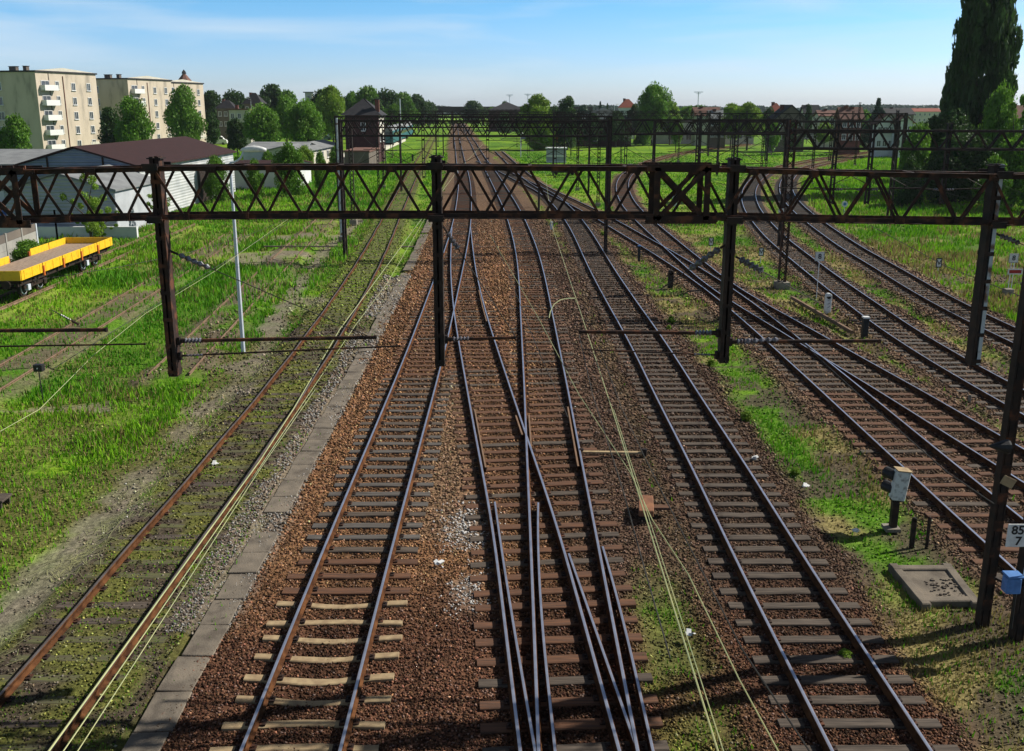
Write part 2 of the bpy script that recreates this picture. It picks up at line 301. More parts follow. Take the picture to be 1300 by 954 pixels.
# distance of ground points to each track (approx: |dx| * cos slope)
def tdist(k, x, y):
    ys, xs = TR[k]; s = np.gradient(xs, ys); c = np.interp(y, ys, xs); sl = np.interp(y, ys, s)
    d = (x - c) / np.sqrt(1 + sl * sl)
    return np.where((y < ys[0] - 1) | (y > ys[-1] + 1), 99.0 * np.sign(d + 1e-9), d)
PROF = [(-.065,-.15),(.065,-.15),(.065,-.138),(.012,-.122),(.012,-.04),(.035,-.032),(.035,-.004),(.026,0),(-.026,0),(-.035,-.004),(-.035,-.032),(-.012,-.04),(-.012,-.122),(-.065,-.138)]
PROF_N = [(-.036,-.15),(.036,-.15),(.030,-.13),(.012,-.122),(.012,-.04),(.030,-.032),(.030,-.006),(.022,-.003),(-.022,-.003),(-.030,-.006),(-.030,-.032),(-.012,-.04),(-.012,-.122),(-.030,-.13)]
def rail_mesh(path, prof, top, side, parent, name='rail', dz=0.0):
    path = np.array(path); d = np.gradient(path, axis=0); d /= np.linalg.norm(d, axis=1)[:, None]
    nx = np.c_[d[:, 1], -d[:, 0]]; k = len(prof); n = len(path)
    v = np.zeros((n, k, 3))
    for j, (a, z) in enumerate(prof):
        v[:, j, 0] = path[:, 0] + nx[:, 0] * a; v[:, j, 1] = path[:, 1] + nx[:, 1] * a; v[:, j, 2] = z + dz
    v = v.reshape(-1, 3); f = []
    i = np.arange(n - 1)[:, None] * k; j = np.arange(k)[None]; j2 = (j + 1) % k
    f = np.stack([i + j, i + j2, i + k + j2, i + k + j], -1).reshape(-1, 4)
    o = npmesh(name, v, f, M[side], parent=parent); o.data.materials.append(M[top])
    mi = np.zeros(len(f), np.int32); jj = np.tile(np.arange(k), n - 1); mi[jj == 7] = 1
    o.data.polygons.foreach_set('material_index', mi)
    # end caps
    return o
def station(k, y0, y1, step):
    """stations at equal arc length: (x, y, heading angle)"""
    ys, xs = TR[k]; yy = np.arange(max(y0, ys[0]), min(y1, ys[-1]) + 1e-6, 0.1); xx = np.interp(yy, ys, xs)
    ker = np.ones(31) / 31; xp = np.pad(xx, 15, mode='reflect', reflect_type='odd'); xx = np.convolve(xp, ker, 'valid')
    s = np.r_[0, np.cumsum(np.hypot(np.diff(xx), np.diff(yy)))]; t = np.arange(0, s[-1], step)
    X = np.interp(t, s, xx); Y = np.interp(t, s, yy); D = np.interp(t, s, np.gradient(xx, yy))
    return X, Y, D
SLEEPER_MESH = {}
def sleeper_mesh(mt, near):
    key = (mt, near)
    if key in SLEEPER_MESH: return random.choice(SLEEPER_MESH[key])
    lst = []
    for v in range(5 if near else 2):
        b = MB(); nseg = 8 if near else 2; w0 = 0.12 if mt != 'sleeper_tan' else 0.085; o = len(b.v); rnd = random.Random(v * 7 + len(mt))
        for i in range(nseg + 1):
            x = -1.3 + 2.6 * i / nseg; e = 0.010 * rnd.uniform(-1, 1); e2 = 0.012 * rnd.uniform(-1, 1); zz = 0.006 * rnd.uniform(-1, 1)
            bend = 0.0
            if mt == 'sleeper_tan': bend = 0.055 * math.cos(x * 2.4); zz -= 0.02 * math.cos(x * 2.4)
            for (yy, z) in ((-w0 + e, -.30), (-w0 + e, -.172 + zz), (-w0 + .02 + e, -.158 + zz), (w0 - .02 + e2, -.158 + zz), (w0 + e2, -.172 + zz), (w0 + e2, -.30)):
                b.v.append((x, yy + bend, z))
        for i in range(nseg):
            for j in range(5): b.f.append((o + i * 6 + j, o + (i + 1) * 6 + j, o + (i + 1) * 6 + j + 1, o + i * 6 + j + 1)); b.mi.append(0)
        b.f.append(tuple(o + j for j in range(6))); b.mi.append(0); b.f.append(tuple(o + nseg * 6 + 5 - j for j in range(6))); b.mi.append(0)
        me = bpy.data.meshes.new('sleeper'); me.from_pydata(b.v, [], b.f); me.materials.append(M[mt]); me.update(); lst.append(me)
    SLEEPER_MESH[key] = lst; return random.choice(lst)
PLATE = None
def make_track(key, label, y0, y1, mats, top='rail_top', side='rail_side', others=(), skip=(), near=100, ysl=150, step=0.62, prof=PROF, sleepers=True, dz=0.0, gap=None, name='railway_track', plates=True):
    root = empty(name, (TX(key, y0 + 1), y0 + 1, -0.15), 0, label, 'railway track', 'railway tracks of the station yard')
    root.location = (0, 0, 0)
    X, Y, D = station(key, y0, y1, 1.0); k = 1 / np.sqrt(1 + D * D)
    rails = []
    for sgn in (-1, 1):
        pth = np.c_[X + sgn * GA * k, Y - sgn * GA * k * D]
        if gap: pth = pth[pth[:, 1] < gap]
        if key == 'T1': pth[:, 0] += 0.012 * np.sin(pth[:, 1] * 0.9)
        rails.append(rail_mesh(pth, prof, top, side, root, dz=dz))
    if not sleepers: return root
    X, Y, D = station(key, y0, min(y1, ysl), step); cnt = 0; rest = []
    for x, y, d in zip(X, Y, D):
        if any(abs(x - TX(s, y)) < 2.35 and TR[s][0][0] <= y <= TR[s][0][-1] for s in skip): continue
        a, b = -1.3, 1.3
        for s in others:
            if TR[s][0][0] <= y <= TR[s][0][-1]:
                off = (TX(s, y) - x) / math.sqrt(1 + d * d)
                if abs(off) < 2.35: a = min(a, off - 1.3); b = max(b, off + 1.3)
        cx = (a + b) / 2; sc = (b - a) / 2.6; kk = 1 / math.sqrt(1 + d * d)
        px = x + cx * kk; py = y - cx * kk * d; ang = -math.atan(d) + random.uniform(-.012, .012)
        mt = mats(y, random.random())
        if cnt < near:
            me = sleeper_mesh(mt, y < 45); o = bpy.data.objects.new('sleeper', me); COL.objects.link(o); o.parent = root
            o.location = (px + random.uniform(-.05, .05), py + random.uniform(-.03, .03), random.uniform(-.008, .004) + dz); o.rotation_euler = (0, 0, ang + (math.pi if random.random() < .5 else 0)); o.scale = (sc, random.uniform(.9, 1.1), 1); cnt += 1
        else: rest.append((px, py, ang, sc, mt))
    if rest:
        b = MB()
        for px, py, ang, sc, mt in rest: b.box((px, py, -.23), (2.6 * sc, .24, .14), mt, rz=ang)
        tag(b.build('sleepers', 'wood_dark', root), kind='stuff')
    # base plates and spikes at the near sleepers
    if plates:
        b = MB()
        for x, y, d in zip(X, Y, D):
            if y > 42: break
            kk = 1 / math.sqrt(1 + d * d)
            for sgn in (-1, 1):
                for q in (-.115, .115):
                    cx = sgn * GA + q; b.box((x + cx * kk, y - cx * kk * d, -.145 + dz), (.09, .15, .03), None, rz=-math.atan(d))
                    b.box((x + cx * kk, y - cx * kk * d, -.118 + dz), (.035, .04, .035), None, rz=-math.atan(d) + .4)
        tag(b.build('rail_fastenings', 'iron_rust', root), kind='stuff')
    return root
dark = lambda y, r: 'wood_dark'
rusty = lambda y, r: 'wood_rust' if r < (.75 if y < 32 else .45) else 'wood_dark'
t1 = make_track('T1', 'mossy disused-looking track with brown rails, left of the row of flat concrete slabs', 4, 330, lambda y, r: 'wood_moss' if r < .7 else 'wood_dark', top='rail_top_dull')
def t2m(y, r):
    if y < 17.55: return 'sleeper_tan'
    if y < 18.9: return 'wood_rust'
    if y < 31: return 'wood_grey' if r < .8 else 'wood_dark'
    return 'wood_rust' if r < .6 else 'wood_dark'
t2 = make_track('T2', 'track right of the slab row whose nearest sleepers are pale and broken', 4, 600, t2m, others=('T3',))
t3 = make_track('T3', 'track branching from the one beside the slabs and crossing the middle track', 4, 77, rusty, others=('T4',), skip=('T2',), dz=-.002)
t4 = make_track('T4', 'middle track of the long straight line, crossed by the curving track near the rusty bar', 4, 600, rusty, skip=('T3',))
def loose_rails(label, lines):
    e = tag(empty('switch_rails'), label, 'switch rails', 'switch rails of the double crossing')
    for pxs in lines:
        p = [np.array(G(a, b, -.01)[:2]) for a, b in pxs]; d = p[0] - p[1]; d = d / np.linalg.norm(d); p = [p[0] + d * (p[0][1] - 4.5)] + p
        q = np.array(p); q = q[np.argsort(q[:, 1])]; yy_ = np.arange(q[0, 1], q[-1, 1], .4); c = np.polyfit(q[1:, 1], q[1:, 0], 2 if len(q) > 3 else 1); xx_ = np.polyval(c, yy_)
        xx_ = np.where(yy_ < q[1, 1], np.polyval(c, q[1, 1]) + (yy_ - q[1, 1]) * np.polyval(np.polyder(c), q[1, 1]), xx_)
        rail_mesh(np.c_[xx_, yy_], PROF_N, 'rail_top', 'rail_side', e, dz=-.004)
loose_rails('left pair of close-set switch rails beside the crossing track at the bottom', ([(663.7,861.7),(651,790),(640.2,717.7),(633,672),(627.6,632.9)], [(778,861.7),(752,790),(727,714),(718,693)]))
loose_rails('right pair of close-set switch rails beside the middle track at the bottom', ([(695,861.7),(688.5,790),(683.8,717.8),(683.2,672),(683.4,632.9)], [(808.6,861.7),(791,790),(771.5,714),(763,688)]))
t5 = make_track('T5', 'straight track with weeds between dark sleepers, right of the overhead yellow wires', 4, 174, dark)
t6 = make_track('T6', 'track passing behind the white signal box and crossing its neighbour further up', 4, 213, rusty, others=('T7',), skip=('T5',), dz=-.002)
t7 = make_track('T7', 'track sweeping from the far S-bend and merging with the track left of it', 8, 255, rusty, skip=('T6',))
t8 = make_track('T8', 'S-shaped track passing the first small sign with number 8', 10, 240, lambda y, r: 'wood_dark' if r < .5 else 'wood_grey', skip=('T7',), others=('T9',))
t9 = make_track('T9', 'outermost right S-shaped track next to the grass bank and V sign', 10, 230, lambda y, r: 'wood_dark' if r < .4 else 'wood_grey', skip=('T8',))
u1 = make_track('U1', 'rusty rails almost lost in grass beside the slim pale lamp post', 34, 84, lambda y, r: 'wood_moss', top='rail_rust', side='rail_rust', plates=False, dz=-.2, sleepers=False)
u2 = make_track('U2', 'half-buried rusty rails in the grass between yellow wagon and rusty hanging post', 30, 74, lambda y, r: 'wood_moss', top='rail_rust', side='rail_rust', plates=False, dz=-.2, sleepers=False)
u3 = make_track('U3', 'overgrown siding under the yellow flat wagon', 38, 81, lambda y, r: 'wood_moss', top='rail_rust', side='rail_rust', plates=False, dz=-.1, sleepers=False)
def guard(pxs, parent):
    p = [G(a, b, -.01)[:2] for a, b in pxs]; q = [p[0]]
    for i in range(len(p) - 1):
        for t in (.25, .5, .75, 1): q.append((p[i][0] + (p[i + 1][0] - p[i][0]) * t, p[i][1] + (p[i + 1][1] - p[i][1]) * t))
    rail_mesh(q, PROF_N, 'rail_rust', 'rail_side', parent, 'guard_rail', dz=-.006)
guard([(602.5,519.6),(613.5,578),(616.6,593.6)], t3); guard([(720.8,516.5),(731.5,578),(734,592)], t4)
guard([(671.5,527),(674.5,570)], t3); guard([(654.8,527.5),(663,552)], t4)
guard([(608,368.6),(612.5,389),(617.8,408)], t3)
# ================================================================ GROUND
slabL = [(217,862),(244,805),(267,759),(294,714),(330,664),(379.6,576),(402,538),(425,497),(431.5,484),(469.6,419.6),(487,386.6),(513,344),(533,298)]
def slab_center():
    pts = [G(*p, -.2) for p in slabL]; ys = np.array([p.y for p in pts]); xs = np.array([p.x for p in pts]) + .32
    c = np.polyfit(ys, xs, 2); return c
SC = slab_center()
pathL = [(-60,850),(0,790),(110,690),(200,590),(262,520),(318,470),(345,420),(370,380),(395,340),(420,310),(445,290),(480,255)]
PTH = np.array([G(a, b, -.35)[:2] for a, b in pathL]); o_ = np.argsort(PTH[:, 1]); PTH = PTH[o_]
BT = {'T2': (2.5, .8), 'T3': (2.5, .8), 'T4': (2.6, .8), 'T5': (1.7, .7), 'T6': (1.55, .6), 'T7': (1.55, .6), 'T8': (1.55, .6), 'T9': (1.55, .6)}
def fields(x, y):
    """ballast, grass, dirt, moss, grey weights and albedo and height of the ground"""
    n1 = fbm(x, y, 2.2, 3); n2 = fbm(x, y, 7.0, 11); n3 = fbm(x, y, .7, 23); n4 = fbm(x, y, 22.0, 31)
    bal = np.zeros_like(x)
    for k, (hw, fd) in BT.items():
        d = np.abs(tdist(k, x, y)) + (n1 - .5) * 1.1; bal = np.maximum(bal, 1 - sstep(hw - .2, hw + fd, d))
    # filled area between the main tracks
    c2 = np.interp(y, *TR['T2']); c5 = np.interp(y, *TR['T5']); c4 = np.interp(y, *TR['T4']); c1 = np.interp(y, *TR['T1'])
    cs = np.polyval(SC, y)
    left = x > cs + .25 + (n3 - .5) * .2; inner = left & (x < np.where(y < 60, c5, c4 + 2.5)) & (y < 120)
    bal = np.where(inner, np.maximum(bal, .95), bal)
    # grassy strip between T4 and T5 near bottom
    strip = (1 - sstep(.35, .9, np.abs(x - (2.95 + (y - 13) * .012)) + (n1 - .5) * .8)) * sstep(19.5, 17, y)
    bal = bal * (1 - .6 * strip * sstep(.35, .6, n1 + .05))
    d1 = tdist('T1', x, y); t1z = 1 - sstep(1.5, 1.9, np.abs(d1) + (n3 - .5) * .5)
    bal = np.where(~left, np.minimum(bal, sstep(-.5, 0, x - cs)), bal)
    grey = ((x > c1 + 1.15 + .5 * (n1 - .5)) & (x < cs + .35) & (y > 16) & (y < 55)).astype(float) * sstep(.38, .55, .5 * n2 + .5 * n3 + .05 + (y < 30) * .12)
    bal = np.maximum(bal, grey * .9)
    wp = np.exp(-(((x - np.where(y > 0, -1.05, 0)) / .45) ** 2 + ((y - 20.6) / 1.1) ** 2)) * sstep(.4, .6, n3 + .1)
    wp = np.maximum(wp, .8 * np.exp(-(((x + .9) / .4) ** 2 + ((y - 17.8) / .8) ** 2)) * sstep(.45, .6, n3 + .05))
    # dirt path and bare patches
    pd = np.abs(x - np.interp(y, PTH[:, 1], PTH[:, 0])); dirt = (1 - sstep(.15, .8, pd + (n1 - .5) * 1.5 + (n3 - .5) * .8)) * (y < 95)
    dirt = np.maximum(dirt, sstep(.53, .61, n2 * .7 + n1 * .3) * (y > 30) * (y < 75) * (x < c1 - 1.2) * (x > -19) * .9)
    moss = t1z
    u = np.zeros_like(x)
    for k in ('U1', 'U2'): u = np.maximum(u, 1 - sstep(1.2, 1.9, np.abs(tdist(k, x, y)) + (n1 - .5)))
    # colours
    g1 = np.array([.085, .185, .012]); g2 = np.array([.17, .29, .016]); tan = np.array([.23, .19, .075]); dr = np.array([.205, .172, .135])
    w = sstep(.35, .65, n2)[:, None]; col = g1 * (1 - w) + g2 * w
    right = (x > c5 + 1)
    tw = (sstep(.40, .56, n1 * .6 + n2 * .4) * np.where(right & (y < 75), 1.0, .35) * (y < 110))[:, None]; col = col * (1 - tw) + tan * tw
    bare = (sstep(.46, .56, fbm(x, y, 1.1, 41)) * np.where(right & (y < 60), .9, .4) * (y < 90) * (1 - .6 * (x < -14)))[:, None]; col = col * (1 - bare) + np.array([.085, .065, .045]) * bare
    edge = sstep(-17, -12.5, x) * (x < c1) * (y < 45) * sstep(.30, .5, n1) * .8
    col = col * (1 - edge[:, None]) + (np.array([.105, .095, .035]) * (.6 + .8 * n3[:, None])) * edge[:, None]
    uu = (u * sstep(.35, .6, n1) * .85)[:, None]; col = col * (1 - uu) + np.array([.135, .105, .075]) * uu
    m = moss[:, None]; mc = sstep(.42, .58, n3)[:, None]; mcol = np.array([.072, .056, .040]) * (1 - mc) + np.array([.118, .122, .030]) * mc
    gy = (sstep(40, 50, y))[:, None]; mcol = mcol * (1 - gy) + np.array([.13, .16, .03]) * gy
    col = col * (1 - m) + mcol * m
    dd = dirt[:, None] * (.55 + .5 * n3[:, None]); col = col * (1 - dd) + dr * dd
    rust = np.array([.175, .092, .046]); brown = np.array([.088, .054, .036]); grc = np.array([.17, .15, .125])
    q = sstep(-.5, 1.0, x - c4 + (n1 - .5))[:, None]; bc = rust * (1 - q) + brown * q
    lowr = (sstep(19, 15.5, y + (n1 - .5) * 3))[:, None]; bc = bc * (1 - lowr) + np.array([.095, .046, .027]) * lowr
    r6 = (x > c5 + 2.2)[:, None]; bc = np.where(r6, np.array([.13, .082, .052]), bc)
    bc = bc * (.62 + .45 * n2[:, None] + .4 * n1[:, None]); far = sstep(50, 110, y)[:, None]; bc = bc * (1 - far) + np.array([.135, .085, .052]) * far
    oil = np.zeros_like(x)
    for k in ('T2', 'T3', 'T4', 'T5', 'T6', 'T7', 'T8', 'T9'): oil = np.maximum(oil, np.exp(-(tdist(k, x, y) / .42) ** 2))
    bc = bc * (1 - .5 * (oil * sstep(.25, .6, n2 * .5 + n1 * .5 + .1))[:, None])
    gw = np.maximum(grey, wp)[:, None]; q5 = (np.exp(-((x - .5 * (c2 + np.interp(y, *TR['T3']))) / .9) ** 2) * (y < 34) * (y > 20))[:, None]; bc = bc * (1 - .6 * q5) + np.array([.20, .135, .085]) * .6 * q5
    bc = bc * (1 - gw * .7) + grc * gw * .7
    col = col * (1 - bal[:, None]) + bc * bal[:, None]
    hz = sstep(110, 300, y)[:, None] * 0
    z = -.36 + .16 * np.maximum(bal, moss * .85) + (n2 - .5) * .12 * (1 - bal) + (n1 - .5) * .05 * (1 - bal) + (n3 - .5) * .02
    z += .08 * (1 - sstep(1, 3, np.abs(x - c5 - 4))) * (1 - bal) * (y < 40)
    z -= .12 * sstep(-11, -14, x) * (y < 130)
    near_any = np.full_like(x, 9.0)
    for k in ('T1', 'T2', 'T3', 'T4', 'T5', 'T6', 'T7', 'T8', 'T9'): near_any = np.minimum(near_any, np.abs(tdist(k, x, y)))
    z = np.where(near_any < 1.9, np.minimum(z, -.212 + (n3 - .5) * .015), z)
    z = np.where(np.abs(tdist('T1', x, y)) < 1.6, -.168 + (n3 - .5) * .03, z)
    for k in ('U1', 'U2', 'U3'): z = np.where(np.abs(tdist(k, x, y)) < 1.2, -.30 + (n1 - .5) * .05, z)
    grass = (1 - bal) * (1 - moss) * (1 - dirt) * (1 - .7 * u)
    return dict(bal=bal, grass=grass, dirt=dirt, moss=moss, col=col, z=z, grey=gw[:, 0], wp=wp, tan=tw[:, 0], n2=n2, n1=n1, u=u, bare=bare[:, 0], na=near_any)
def HZ(x, y): return float(fields(np.array([float(x)]), np.array([float(y)]))['z'][0])
def axis(a, b, st, lo, hi, gr=1.13):
    c = list(np.arange(a, b + st / 2, st)); x, d = a, st
    while x > lo: d *= gr; x -= d; c.insert(0, x)
    x, d = b, st
    while x < hi: d *= gr; x += d; c.append(x)
    return np.array(c)
gx = axis(-34, 42, .28, -4500, 4500); gy_ = axis(6, 62, .25, -300, 7000, 1.045)
XX, YY = np.meshgrid(gx, gy_); fx = XX.ravel(); fy = YY.ravel(); fl = fields(fx, fy)
nx_, ny_ = len(gx), len(gy_); ii = np.arange(nx_ - 1)[None] + (np.arange(ny_ - 1) * nx_)[:, None]
ff = np.stack([ii, ii + 1, ii + nx_ + 1, ii + nx_], -1).reshape(-1, 4)
gm = bpy.data.materials.new('ground'); gm.use_nodes = True; n = gm.node_tree; l = n.links.new; b = n.nodes['Principled BSDF']
b.inputs['Roughness'].default_value = .95; b.inputs['Specular IOR Level'].default_value = .1
at = n.nodes.new('ShaderNodeAttribute'); at.attribute_name = 'col'; ab = n.nodes.new('ShaderNodeAttribute'); ab.attribute_name = 'bal'
g = n.nodes.new('ShaderNodeNewGeometry')
vo = n.nodes.new('ShaderNodeTexVoronoi'); vo.inputs['Scale'].default_value = 16; l(g.outputs['Position'], vo.inputs['Vector'])
no = n.nodes.new('ShaderNodeTexNoise'); no.inputs['Scale'].default_value = 8; no.inputs['Detail'].default_value = 8; no.inputs['Roughness'].default_value = .7; l(g.outputs['Position'], no.inputs['Vector'])
hs = n.nodes.new('ShaderNodeSeparateColor'); l(vo.outputs['Color'], hs.inputs[0])
m1 = n.nodes.new('ShaderNodeMapRange'); m1.inputs[3].default_value = .45; m1.inputs[4].default_value = 1.7; l(hs.outputs[0], m1.inputs[0])
m2 = n.nodes.new('ShaderNodeMapRange'); m2.inputs[1].default_value = .3; m2.inputs[2].default_value = .7; m2.inputs[3].default_value = .3; m2.inputs[4].default_value = 1.7; l(no.outputs[0], m2.inputs[0])
mf = n.nodes.new('ShaderNodeMix'); l(ab.outputs['Fac'], mf.inputs[0]); l(m2.outputs[0], mf.inputs[2]); l(m1.outputs[0], mf.inputs[3])
mu = n.nodes.new('ShaderNodeMixRGB'); mu.blend_type = 'MULTIPLY'; mu.inputs[0].default_value = 1; l(at.outputs['Color'], mu.inputs[1]); l(mf.outputs[0], mu.inputs[2]); l(mu.outputs[0], b.inputs['Base Color'])
hm = n.nodes.new('ShaderNodeMix'); l(ab.outputs['Fac'], hm.inputs[0]); l(no.outputs[0], hm.inputs[2]); l(hs.outputs[1], hm.inputs[3])
bu = n.nodes.new('ShaderNodeBump'); bu.inputs['Strength'].default_value = .9; bu.inputs['Distance'].default_value = .05; l(hm.outputs[0], bu.inputs['Height']); l(bu.outputs[0], b.inputs['Normal'])
gro = npmesh('ground', np.c_[fx, fy, fl['z']], ff, gm, col=fl['col'], smooth=True)
a = gro.data.attributes.new('bal', 'FLOAT', 'POINT'); a.data.foreach_set('value', fl['bal'].astype(np.float32)); gro['kind'] = 'structure'
# ---- ballast stones (uncountable)
def scatter(n, x0, x1, y0, y1, pw=1.0):
    u = rng.random(n); y = y0 * (y1 / y0) ** (u ** pw); t = rng.random(n)
    half = np.minimum(1e9, y * .60 + 1.5); x = -half + 2 * half * t
    k = (x > x0) & (x < x1); return x[k], y[k]
x, y = scatter(440000, -14, 30, 8.5, 85); fl = fields(x, y)
k = rng.random(len(x)) < np.maximum(fl['bal'], np.maximum(fl['moss'] * .30, .16 * (fl['n1'] > .35))); x, y = x[k], y[k]; c = fl['col'][k]; z = fl['z'][k]; n = len(x)
base = np.array([(1,0,0),(-1,0,0),(0,1,0),(0,-1,0),(0,0,.8),(0,0,-.8)], float)
s = rng.uniform(.014, .034, n) * np.clip(y / 18, 1, 2.6)
v = base[None] * (1 + rng.uniform(-.4, .4, (n, 6, 3))) * s[:, None, None]
an = rng.uniform(0, 6.28, n); tl = rng.uniform(-.8, .8, n)
v2 = v.copy(); v2[..., 1] = v[..., 1] * np.cos(tl)[:, None] - v[..., 2] * np.sin(tl)[:, None]; v2[..., 2] = v[..., 1] * np.sin(tl)[:, None] + v[..., 2] * np.cos(tl)[:, None]
v3 = v2.copy(); v3[..., 0] = v2[..., 0] * np.cos(an)[:, None] - v2[..., 1] * np.sin(an)[:, None]; v3[..., 1] = v2[..., 0] * np.sin(an)[:, None] + v2[..., 1] * np.cos(an)[:, None]
v3 += np.stack([x, y, z + s * .35], -1)[:, None]
oc = np.array([(0,2,4),(2,1,4),(1,3,4),(3,0,4),(2,0,5),(1,2,5),(3,1,5),(0,3,5)])
f = (np.arange(n)[:, None, None] * 6 + oc[None]).reshape(-1, 3)
br = rng.lognormal(-.02, .62, n)[:, None]; pale = (rng.random(n) < .06)[:, None]; wps = (rng.random(n) < fl['wp'][k] * .75)[:, None]; gps = (rng.random(n) < fl['grey'][k] * .5)[:, None]; gv = rng.uniform(.14, .42, (n, 1))
cc = np.clip(c * br * rng.uniform(.9, 1.1, (n, 3)), 0, .7); cc = np.where(pale, np.clip(c * 2.0 + .08, 0, .6), cc); cc = np.where(gps, gv * np.array([1, .95, .87]), cc); cc = np.where(wps, (.35 + gv * .8) * np.array([1, .97, .93]), cc)
tag(npmesh('ballast_stones', v3.reshape(-1, 3), f, M['stone'], col=np.repeat(cc, 6, 0)), kind='stuff', label='loose brown and grey ballast stones around the tracks', cat='gravel')
# ---- grass (uncountable)
def blades(x, y, z, h, wd, col, name, label):
    n = len(x); an = rng.uniform(0, 6.28, n); lx = np.cos(an) * h * rng.uniform(.05, .55, n); ly = np.sin(an) * h * rng.uniform(.05, .55, n)
    pa = rng.uniform(0, 6.28, n); wx = np.cos(pa) * wd; wy = np.sin(pa) * wd
    v = np.stack([np.c_[x - wx, y - wy, z - .02], np.c_[x + wx, y + wy, z - .02], np.c_[x + wx * .6 + lx * .4, y + wy * .6 + ly * .4, z + h * .6], np.c_[x + lx, y + ly, z + h]], 1)
    f = (np.arange(n)[:, None, None] * 4 + np.array([(0, 1, 2), (0, 2, 3)])[None]).reshape(-1, 3)
    return tag(npmesh(name, v.reshape(-1, 3), f, M['grass'], col=np.repeat(col, 4, 0)), kind='stuff', label=label, cat='grass')
x, y = scatter(760000, -75, 85, 9, 210, .8); fl = fields(x, y)
tuft = fbm(x, y, 1.3, 77); big = sstep(.50, .64, fbm(x, y, 4.5, 91)); leftm = (x < -11).astype(float); rightm = (x > np.interp(y, *TR['T9']) + 2).astype(float)
dens = fl['grass'] * np.clip(sstep(.30, .55, tuft) * .8 + big * .6, 0, 1) * np.where(leftm + rightm > 0, 1.0, .55) * (1 - .75 * fl['bare']) * (1 - .3 * fl['tan'])
vz = (x > np.interp(y, *TR['T5']) + 1.6) & (x < np.interp(y, *TR['T9']) - 1.5); dens = np.maximum(dens, fl['grass'] * .28 * (x < np.interp(y, *TR['T1']) - 1.6)); dens = np.maximum(dens, vz * fl['grass'] * (.12 + .5 * sstep(.4, .6, tuft))); dens = np.maximum(dens, fl['moss'] * .22 * (y > 10) * (tuft > .42)); k = rng.random(len(x)) < dens
x, y, z = x[k], y[k], fl['z'][k]; bg_, lm, rm, tn, ms = big[k], leftm[k], rightm[k], fl['tan'][k], fl['moss'][k]; n = len(x)
h = rng.uniform(.05, .13, n) + lm * (.05 + bg_ * rng.uniform(.04, .22, n)) + rm * rng.uniform(.05, .2, n) + (1 - lm) * bg_ * rng.uniform(0, .10, n); h = h * (1 - .6 * ms) * np.clip(y / 40, .9, 1.6)
ca = np.array([.085, .27, .010]); cb = np.array([.26, .50, .018]); ct = np.array([.30, .24, .09]); t = np.clip(fl['n2'][k] * 1.6 - .4 + rng.normal(0, .3, n) + rm * .3, 0, 1)[:, None]
cc = ca * (1 - t) + cb * t; tt = (rng.random(n) < tn * .75 + .04)[:, None]; cc = np.where(tt, ct * rng.uniform(.7, 1.2, (n, 1)), cc)
blades(x, y, z, h, .006 + .0007 * y, cc, 'grass', 'bright green grass and dry tufts over the yard ground')

xs_ = rng.uniform(0, 1, 2600); yy_ = 11 + 30 * xs_; px_ = np.interp(yy_, PTH[:, 1], PTH[:, 0]) + rng.normal(.25, .35, 2600); k = fbm(px_, yy_, 1.6, 55) > .5; px_, yy_ = px_[k], yy_[k]; n_ = len(px_)
zz_ = fields(px_, yy_)['z'] + .015; an = rng.normal(1.2, .7, n_); ln = rng.uniform(.06, .2, n_); dx_, dy_ = np.cos(an) * ln, np.sin(an) * ln; wx, wy = -np.sin(an) * .006, np.cos(an) * .006
v = np.stack([np.c_[px_ - dx_ - wx, yy_ - dy_ - wy, zz_], np.c_[px_ + dx_ - wx, yy_ + dy_ - wy, zz_ + .02], np.c_[px_ + dx_ + wx, yy_ + dy_ + wy, zz_ + .02], np.c_[px_ - dx_ + wx, yy_ - dy_ + wy, zz_]], 1)
tag(npmesh('straw', v.reshape(-1, 3), np.arange(n_ * 4).reshape(-1, 4), M['grass'], col=np.repeat(np.array([.42, .40, .20]) * rng.uniform(.6, 1.3, (n_, 1)), 4, 0)), kind='stuff', label='dry pale straw scattered along the bare footpath', cat='straw')
# ================================================================ CABLE TROUGH SLABS
root = empty('slab_row', (0, 0, 0), 0, 'long row of flat grey concrete slabs between two tracks', 'slab row')
yy = 9.0; i = 0
while yy < 88:
    ln = random.uniform(.95, 1.12); d = 2 * SC[0] * yy + SC[1]
    if not (i % 17 == 11):
        b = MB(); w_ = .60 + random.uniform(-.03, .03); t = .07
        sx = random.uniform(-.03, .03)
        b.box((0, 0, 0), (w_, ln - .03, t))
        o = b.build('slab', 'slab', root, bevel=.012); o.location = (np.polyval(SC, yy + ln / 2) + sx, yy + ln / 2, -.165 + random.uniform(-.012, .012) - .035)
        o.rotation_euler = (random.uniform(-.015, .015), random.uniform(-.02, .02), -math.atan(d) + random.uniform(-.02, .02))
    yy += ln; i += 1
    if i >= 99: break
